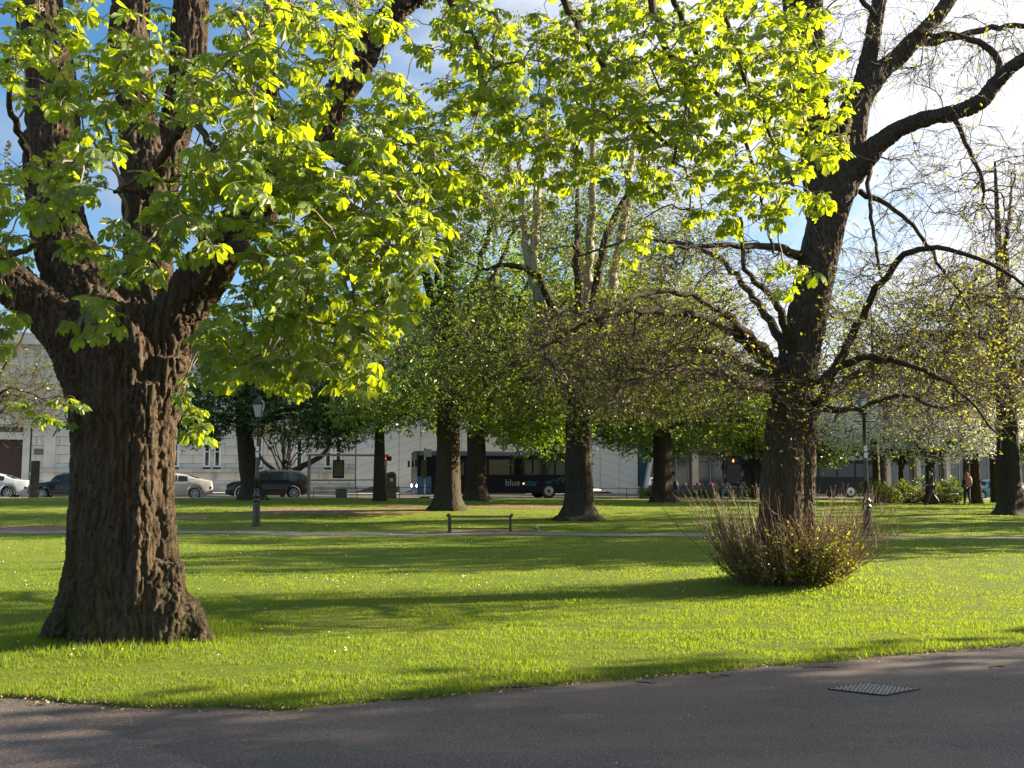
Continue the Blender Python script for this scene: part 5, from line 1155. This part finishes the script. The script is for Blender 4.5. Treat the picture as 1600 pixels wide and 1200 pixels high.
SUVP = [(-.5, .70, .72), (-.49, 1.05, 1.1), (-.45, 1.08, 1.36), (-.38, 1.06, 1.60), (-.2, 1.04, 1.66), (.02, 1.02, 1.66), (.12, 1.01, 1.55), (.21, 1.0, 1.20), (.25, 1.0, 1.06), (.42, .94, .97), (.485, .80, .83), (.5, .55, .58)]
HAT = [(-.5, .66, .68), (-.49, .95, 1.0), (-.46, .96, 1.20), (-.38, .95, 1.40), (-.1, .93, 1.44), (.08, .92, 1.42), (.15, .91, 1.30), (.23, .90, 1.0), (.26, .89, .94), (.42, .82, .86), (.485, .68, .70), (.5, .48, .5)]
def rpos(px, off):
    k = (px - 800) / F; X = k * (64 + 2.7 + off) / (1 - .27 * k); return (X, 64 + .27 * (X + 10) + off, rzat(X) - .16)
LEFT = UA + math.pi
car('parked_car', 'silver saloon at the far left, only its rear half in view', rpos(-22, -4.6), LEFT, 4.7, 1.82, 1.43, paint('silver_paint', (.38, .42, .46)), SAL)
car('parked_car', 'small dark hatchback with bright round headlamp left of the ridged trunk', rpos(113, -4.6), LEFT, 3.85, 1.72, 1.42, paint('dark_green_paint', (.012, .02, .025)), HAT, (-.33, .33), .31)
car('parked_car', 'silvery beige fastback saloon just right of the ridged trunk', rpos(268, -4.6), LEFT, 4.7, 1.85, 1.43, paint('beige_silver_paint', (.33, .33, .31)), FST, (-.30, .32), .34)
car('parked_car', 'black estate car behind the left lamp post', rpos(421, -4.6), LEFT, 4.75, 1.85, 1.66, paint('black_car_paint', (.008, .008, .01)), SUVP, (-.30, .31), .36)
car('parked_car', 'white saloon in front of the slanting white building, far off', rpos(1018, 14), LEFT + .2, 4.4, 1.8, 1.43, paint('white_car_paint', (.7, .72, .75)), HAT)
c_ = car('parked_car', 'blue hatchback with a shining headlamp beside the rightmost trunk', rpos(1562, -2), LEFT + R(20), 4.1, 1.75, 1.43, paint('blue_car_paint', (.02, .07, .25)), HAT)
MB().lathe([(.11, 0), (.12, .03), (.05, .06)], (.475 * 4.1, .55, .66), 12, 'x').build('lit_lamp', M['bluelamp'], c_, local=True)
MB().lathe([(.11, 0), (.12, .03), (.05, .06)], (.475 * 4.1, -.55, .66), 12, 'x').build('lit_lamp', M['bluelamp'], c_, local=True)
car('parked_car', 'teal car partly behind the blue hatchback at the right', rpos(1540, -4.6), LEFT, 3.9, 1.7, 1.42, paint('teal_car_paint', (.03, .14, .20)), HAT)

def bus(label, loc, rz, L, fmat, smat, word, disp, lit):
    t = thing('bus', label, 'bus', loc, rz, 'dark blue buses on the road'); W_, H_ = 2.5, 3.0
    def shell(x0, x1, mat, nm):
        pr = [(-W_ / 2, .32), (-W_ / 2, 2.7), (-W_ / 2 + .18, 2.92), (-W_ / 2 + .5, H_), (W_ / 2 - .5, H_), (W_ / 2 - .18, 2.92), (W_ / 2, 2.7), (W_ / 2, .32)]; n = len(pr); m = MB()
        m.add([[x0, a, z] for a, z in pr] + [[x1, a * (1 if x1 < L / 2 - .2 else .97), z] for a, z in pr], [tuple(range(n)), tuple(range(n, 2 * n))[::-1]] + [(i, i + n, (i + 1) % n + n, (i + 1) % n) for i in range(n)]); return m.build(nm, mat, t, local=True)
    shell(-L / 2, L / 2 - .06, smat, 'body')
    m = MB(); m.box((L / 2 - .025, 0, .85), (.09, 2.46, 1.1)); m.box((L / 2 - .45, W_ / 2 + .004, .85), (.8, .02, 1.1)); m.box((L / 2 - .45, -W_ / 2 - .004, .85), (.8, .02, 1.1)); m.build('front', fmat, t, local=True)
    MB().box((L / 2 - .03, 0, 2.18), (.07, 2.42, 1.5)).build('front_surround', smat, t, local=True)
    for s in (-1, 1):
        n = 6; x = -L / 2 + .5; w_ = (L - 2.0) / n
        for i in range(n): MB().box((x + w_ * (i + .5), s * (W_ / 2 + .006), 1.98), (w_ - .12, .02, .95)).build('window', M['carglass'], t, local=True)
        for q in (-.28, .30):
            wo = MB().lathe([(.3, -.13), (.46, -.14), (.48, -.1), (.48, .1), (.46, .14), (.3, .13)], (0, 0, 0), 20, 'y').build('wheel', M['tyre'], t, local=True); wo.location = (q * L, s * (W_ / 2 - .1), .48)
            MB().lathe([(.3, 0), (.3, .04), (.1, .06), (.1, 0)], (0, s * .1, 0), 16, 'y').build('rim', M['alloy'], wo, local=True)
    MB().box((L / 2 + .012, 0, 1.72), (.02, 2.1, 1.35)).build('windscreen', M['carglass'], t, local=True)
    d_ = MB().box((L / 2 + .012, 0, 2.64), (.03, 1.7, .34)).build('destination_display', M['black'], t, local=True)
    if disp: text(disp, M['orangeled'], .30, d_, (L / 2 + .035, 0, 2.54), (R(90), 0, R(90)))
    for s in (-1, 1):
        hd = MB().lathe([(.10, 0), (.12, .03), (.08, .05)], (L / 2 - .01, s * .95, .82), 12, 'x').build('headlight', M['headlamp'] if lit else M['head'], t, local=True)
        MB().box((L / 2 + .15, s * 1.35, 2.2), (.12, .14, .42)).build('mirror', M['black'], t, local=True)
    MB().box((L / 2 + .012, 0, .45), (.02, .52, .13)).build('number_plate', M['plate'], t, local=True)
    fr = MB().box((L / 2 + .006, 0, .98), (.02, 1.5, .05)).build('trim', M['black'], t, local=True)
    text('bluestar', M['white'], .30, t, (L / 2 + .02, 0, .76), (R(90), 0, R(90)))
    return t
M['navy'] = simple('navy_bus_paint', (.006, .009, .02), .4, var=.1, spec=.25); M['bluef'] = paint('bright_blue_bus_paint', (.015, .09, .30), .3); M['letw'] = simple('pale_lettering', (.45, .5, .5), .5); M['letb'] = simple('blue_lettering', (.03, .25, .38), .5)
b1 = bus('dark blue single-deck bus with bright blue front behind the middle trees', rpos(778, -2.3), LEFT, 10.8, M['bluef'], M['navy'], True, None, True)
# camera-facing side of a bus heading left is its local +y side
def lw(tx, mat, x): return text(tx, mat, .58, b1, (x, 1.262, .82), (R(90), 0, R(180)), ax='LEFT')
lw('blue', M['letw'], -.15); lw('star', M['letb'], -1.42)
r = np.random.default_rng(4); m = MB()
for k in range(110):
    u = r.random(); x = -2.75 - u * 2.4; z = 1.0 + .45 * u + r.normal() * (.05 + .16 * u); q = .02 + .035 * r.random(); m.box((x, 1.262, z), (q * 1.4, .006, q), 0)
m.build('star_trail', M['letb'], b1, local=True)
for x in (3.2, -1.36): MB().lathe([(.06, 0), (.05, .03)], (x, 1.25, .95 if x < 0 else 1.3), 8, 'y').build('marker_lamp', M['orangeled'], b1, local=True)
bus('dark blue single-deck bus facing the lawn, orange destination sign, behind the shoot thicket', rpos(1252, -1.0), LEFT, 10.8, M['navy'], M['navy'], False, '18', False)

# blue barriers with red and white boards
t = None; M['barrier'] = simple('blue_plastic', (.02, .07, .35), .4); M['redp'] = simple('red_board', (.55, .02, .02), .4)
bm0 = None
for i, px in enumerate([1022] + list(range(1048, 1200, 21))):
    x, y, z = rpos(px, 4.8)
    if bm0 is None:
        bm0 = thing('road_barrier', '', 'barrier', (x, y, z), UA, 'blue road barriers in a row'); MB().box((0, 0, .42), (.98, .3, .84), taper=.93).build('body', M['barrier'], bm0, local=True); 
        bd = MB().box((0, -.16, .93), (.66, .03, .2)).build('board', M['white'], bm0, local=True)
        for k in (-1, 0, 1)[::2]: MB().box((k * .21, -.178, .93), (.2, .006, .2)).build('stripe', M['redp'], bd, local=True)
        o = bm0
    else: o = ctree(bm0); o.location = (x, y, z)
    o['label'] = 'blue plastic barrier with red and white board, ' + ['alone left of the thick shaded trunk', 'beside the woman in the skirt', 'second right of the woman in the skirt', 'third right of the woman in the skirt', 'midway along the row', 'just left of the walking pair', 'behind the walking pair', 'right of the walking pair', 'at the right end by the bus'][min(i, 8)]
# clipped hedge and shrub bed
def bushy(name, label, cat, c, rx, ry, rz_, n, mat, size, sd, flat=False):
    r = np.random.default_rng(sd); v = r.normal(size=(n, 3)); v /= np.linalg.norm(v, axis=1, keepdims=True); v[:, 2] = np.abs(v[:, 2]) if not flat else v[:, 2]
    if flat: v = r.uniform(-1, 1, (n, 3))
    tips = np.array(c) + v * np.array([rx, ry, rz_]) * (0.75 + .3 * r.random((n, 1))); 
    t = thing(name, label, cat, c); mb = MB(); smalls(mb, tips, r, 7, size, size * .8, 'rhomb'); o = mb.build('foliage', mat, t); o['kind'] = 'stuff'
    mb = MB(); k = r.integers(0, n, 40); b0 = np.array(c) + np.c_[r.normal(size=(40, 2)) * .2 * rx, np.full(40, -.1)]; mb.tubes(np.stack([b0, (b0 + tips[k]) / 2, tips[k]], 1), np.tile([.02, .012, .006], (40, 1)), 4); mb.build('stems', M['twig'], t); return t
for i, (px, wd, lb) in enumerate([(1085, 1.6, 'clipped green hedge section behind the low rail, left of the walkers'), (1122, 1.6, 'clipped green hedge section directly behind the walkers'), (1172, 1.6, 'clipped green hedge section just before the second bus'), (1020, 1.0, 'dark clipped hedge section left of the shaded chestnut')]):
    x, y = edgept(px, -5.0 if i < 3 else -6.6); bushy('hedge', lb, 'hedge', (x, y, rzat(x) - .05 + .3), wd, .5, .36, 200, M['shrub'] if i < 3 else M['leaf_far'], .12, 300 + i, True)
for i, (px, py, rx, h, lm, lb) in enumerate([(1375, 787, .9, 1.1, 'leaf_olive', 'rounded pale shrub right beside the right lamp post'), (1398, 787, .8, .9, 'shrub', 'yellow-green shrub left of the spiky plant'), (1432, 787, .9, .8, 'shrub', 'low bright shrub left of the man in black'), (1480, 788, 1.0, .8, 'leaf_olive', 'variegated shrub right of the man in black'), (1498, 787, .8, 1.3, 'leaf_far', 'tall dark green shrub before the pink backpack'), (1456, 785, 1.2, 1.4, 'leaf_dark', 'dark green shrub at the foot of the blossom tree')]):
    g = G(px, py); bushy('shrub', lb, 'shrub', g + [0, .8, .1], rx, .7, h, 170, M[lm], .11, 320 + i)
g = G(1412, 786); t = thing('spiky_plant', 'spiky yellow-green cordyline plant in the shrub bed', 'plant', g)
m = MB()
for k in range(46):
    a = r.random() * 6.28; el = r.uniform(.1, 1.4); d_ = np.array([math.cos(a) * math.cos(el), math.sin(a) * math.cos(el), math.sin(el)]); p0 = np.array([0, 0, .75]); L_ = .75; sd_ = np.array([-math.sin(a), math.cos(a), 0]) * .03
    e_ = p0 + d_ * L_ - [0, 0, .15]; mid = p0 + d_ * L_ * .5; m.add([p0 - sd_, p0 + sd_, mid + sd_, mid - sd_, e_], [(0, 1, 2, 3), (3, 2, 4)], .8)
m.build('blade_leaves', M['shrub'], t, local=True); MB().tube([[0, 0, -.05, .07], [0, 0, .78, .05]], 7).build('stem', M['twig'], t, local=True)
strip('soil_bed', [G(1362, 788)[:2] + [0, .3], G(1430, 788)[:2] + [0, .3], G(1505, 788)[:2] + [0, .3]], 1.4, M['soil'], .03)

# ------------------------------------------------------------------ people
def skinned(name, verts, edges, radii, mat, parent, root=0, sub=1):
    me = bpy.data.meshes.new('tmp'); me.from_pydata([tuple(v) for v in verts], edges, []); o = bpy.data.objects.new('tmp', me); COL.objects.link(o)
    sk = o.modifiers.new('s', 'SKIN'); sk.use_smooth_shade = True
    for i, v in enumerate(me.skin_vertices[0].data):
        v.radius = (radii[i], radii[i]) if not isinstance(radii[i], tuple) else radii[i]; v.use_root = (i == root)
    ss = o.modifiers.new('u', 'SUBSURF'); ss.levels = sub; ss.render_levels = sub
    dg = bpy.context.evaluated_depsgraph_get(); dg.update(); nm = bpy.data.meshes.new_from_object(o.evaluated_get(dg)); bpy.data.objects.remove(o); bpy.data.meshes.remove(me)
    nm.name = name; nm.materials.clear(); nm.materials.append(mat); q = bpy.data.objects.new(name, nm); COL.objects.link(q); q.parent = parent; return q
M['skin'] = simple('skin', (.45, .28, .2), .5, var=.05)
def person(label, loc, rz, H, stride, top, bottom, hair, arms=(.35, -.35), long_hair=False, skirt=None, pack=None, hood=False):
    t = thing('person', label, 'person', loc, rz, 'people walking beyond the lawn'); s = H / 1.75
    hip, kn, an = .93, .50, .08; V = []; E = []; Rd = []
    def add(p, rr, par=None): V.append(np.array(p) * s); Rd.append(rr * s); 
    def node(p, rr, par): 
        V.append(np.array(p) * s); Rd.append(rr * s); i = len(V) - 1
        if par is not None: E.append((par, i))
        return i
    pel = node((0, 0, .95), .115, None); wa = node((0, 0, 1.10), .105, pel); ch = node((.01, 0, 1.32), .125, wa); nk = node((.01, 0, 1.47), .055, ch); h1 = node((.03, 0, 1.56), .07, nk); h2 = node((.02, 0, 1.65), .088, h1); node((.01, 0, 1.71), .06, h2)
    node((.12, 0, 1.60), .014, h1)
    legs = []; armv = []
    for sd_, a in ((1, stride), (-1, -stride)):
        h = node((0, sd_ * .09, .88), .085, pel); kb = max(0, -a) * .5 + .08
        k = node((math.sin(a) * .43 + .03, sd_ * .09, .88 - math.cos(a) * .42), .055, h)
        aa = a - kb * (1.2 if a < 0 else .3); kx, kz = V[k][0] / s, V[k][2] / s; f = node((kx + math.sin(aa) * .42, sd_ * .09, kz - math.cos(aa) * .41), .038, k)
        fx, fz = V[f][0] / s, V[f][2] / s; to = node((fx + .17, sd_ * .1, fz - .05), .032, f); legs.append((h, k, f, to))
    for sd_, a in ((1, arms[0]), (-1, arms[1])):
        sh = node((0, sd_ * .17, 1.41), .052, ch); e = node((math.sin(a) * .28, sd_ * .22, 1.41 - math.cos(a) * .28), .04, sh)
        ex_, ez = V[e][0] / s, V[e][2] / s; w_ = node((ex_ + math.sin(a + .5) * .24, sd_ * .22, ez - math.cos(a + .5) * .24), .027, e)
        wx_, wz = V[w_][0] / s, V[w_][2] / s; pa = node((wx_ + math.sin(a + .5) * .07, sd_ * .22, wz - math.cos(a + .5) * .07), .032, w_); armv.append((sh, e, w_))
        for q in range(5):
            ln_ = (.05, .075, .085, .08, .06)[q]; node((wx_ + math.sin(a + .6) * (.07 + ln_) + (q - 2) * .018 + (.03 if q == 0 else 0), sd_ * (.22 - (.02 if q == 0 else 0)), wz - math.cos(a + .6) * (.07 + ln_)), .008, pa)
    mz = min(v[2] for v in V) - .03 * s
    V = [v - np.array([0, 0, mz]) for v in V]
    skinned('body', V, E, Rd, M['skin'], t)
    # trousers / skirt
    def sub(ids, ed, grow_, mat, nm):
        skinned(nm, [V[i] for i in ids], ed, [Rd[i] + grow_ * s for i in ids], mat, t)
    (h_, k_, f_, to_), (H2, K2, F2, T2_) = legs
    if skirt:
        MB().lathe([(.16 * s, 1.08 * s - mz), (.21 * s, .9 * s - mz), (.27 * s, .55 * s - mz), (.25 * s, .54 * s - mz), (.12 * s, .9 * s - mz)], (0, 0, 0), 14).build('skirt', skirt, t, smooth=True, local=True)
        for L__ in legs: sub([L__[1], L__[2], L__[3]], [(0, 1), (1, 2)], .008, M['black'], 'boot')
    else:
        sub([pel, h_, k_, f_, H2, K2, F2], [(0, 1), (1, 2), (2, 3), (0, 4), (4, 5), (5, 6)], .018, bottom, 'trousers')
        for L__ in legs: sub([L__[2], L__[3]], [(0, 1)], .012, M['black'], 'shoe')
    (s1, e1, w1), (s2, e2, w2) = armv
    sub([pel, wa, ch, s1, e1, w1, s2, e2, w2], [(0, 1), (1, 2), (2, 3), (3, 4), (4, 5), (2, 6), (6, 7), (7, 8)], .024, top, 'jacket')
    hc = V[h2]; m = MB(); th_ = [(.02, .125), (.07, .11), (.10, .06), (.105, 0), (.095, -.05), (.08, -.09)] + ([(.09, -.2), (.07, -.32), (.02, -.36)] if long_hair else [(.04, -.11)])
    m.lathe([(a * s, b * s) for a, b in th_], (hc[0] - .028 * s, 0, hc[2]), 12); m.build('hair' if not hood else 'hood', hair, t, smooth=True, local=True)
    if pack: MB().lathe([(.02, -.26), (.13, -.24), (.17, -.05), (.16, .14), (.09, .24), (.02, .26)], (V[ch][0] - .2 * s, 0, V[ch][2] - .05), 10).build('backpack', pack, t, smooth=True, local=True)
    return t
mk = lambda n_, c: simple(n_, c, .8, var=.2)
hd_, hb = mk('dark_brown_hair', (.02, .012, .01)), mk('fair_hair', (.22, .14, .07))
def ppos(px, off): x, y, z = rpos(px, off); return (x, y, rzat(x) - .03)
person('woman with long dark hair, denim jacket and short dark skirt by the thick shaded trunk', ppos(1051, -7), math.pi, 1.66, .25, mk('pale_denim', (.22, .32, .42)), M['black'], hd_, (.5, .1), True, mk('maroon_skirt', (.05, .015, .02)))
person('walker in dark top and pale grey trousers, left one of the walking pair', ppos(1133, -7.1), LEFT, 1.70, .42, mk('dark_red_top', (.05, .02, .022)), mk('pale_grey_jeans', (.33, .35, .38)), mk('auburn_hair', (.06, .025, .015)), (.35, -.4), True)
person('walker in dark green jacket, right one of the walking pair', ppos(1159, -6.8), LEFT, 1.76, .36, mk('dark_green_jacket', (.015, .045, .045)), mk('grey_trousers', (.25, .27, .3)), hb, (.6, -.3), False)
person('walker in pale blue top just left of the second bus', ppos(1190, -6.6), LEFT, 1.72, .2, mk('pale_blue_top', (.25, .33, .4)), mk('dark_trousers', (.02, .02, .025)), hd_, (.3, -.2))
g = G(1457, 790); person('person all in black striding past the blossom tree', g, math.pi, 1.78, .34, M['black'], M['black'], hd_, (.4, -.4), hood=True)
g = G(1512, 789); person('person with a pink backpack and dark coat seen from behind', g, R(100), 1.62, .1, mk('dark_coat', (.02, .02, .03)), mk('navy_trousers', (.02, .02, .05)), hb, (.1, -.1), True, pack=mk('pink_backpack', (.45, .2, .2)))
tri = 0
for o in SC.objects:
    if o.type == 'MESH': tri += sum(len(p.vertices) - 2 for p in o.data.polygons) if len(o.data.polygons) < 20000 else len(o.data.loops) - 2 * len(o.data.polygons)
print('TRIS', tri)
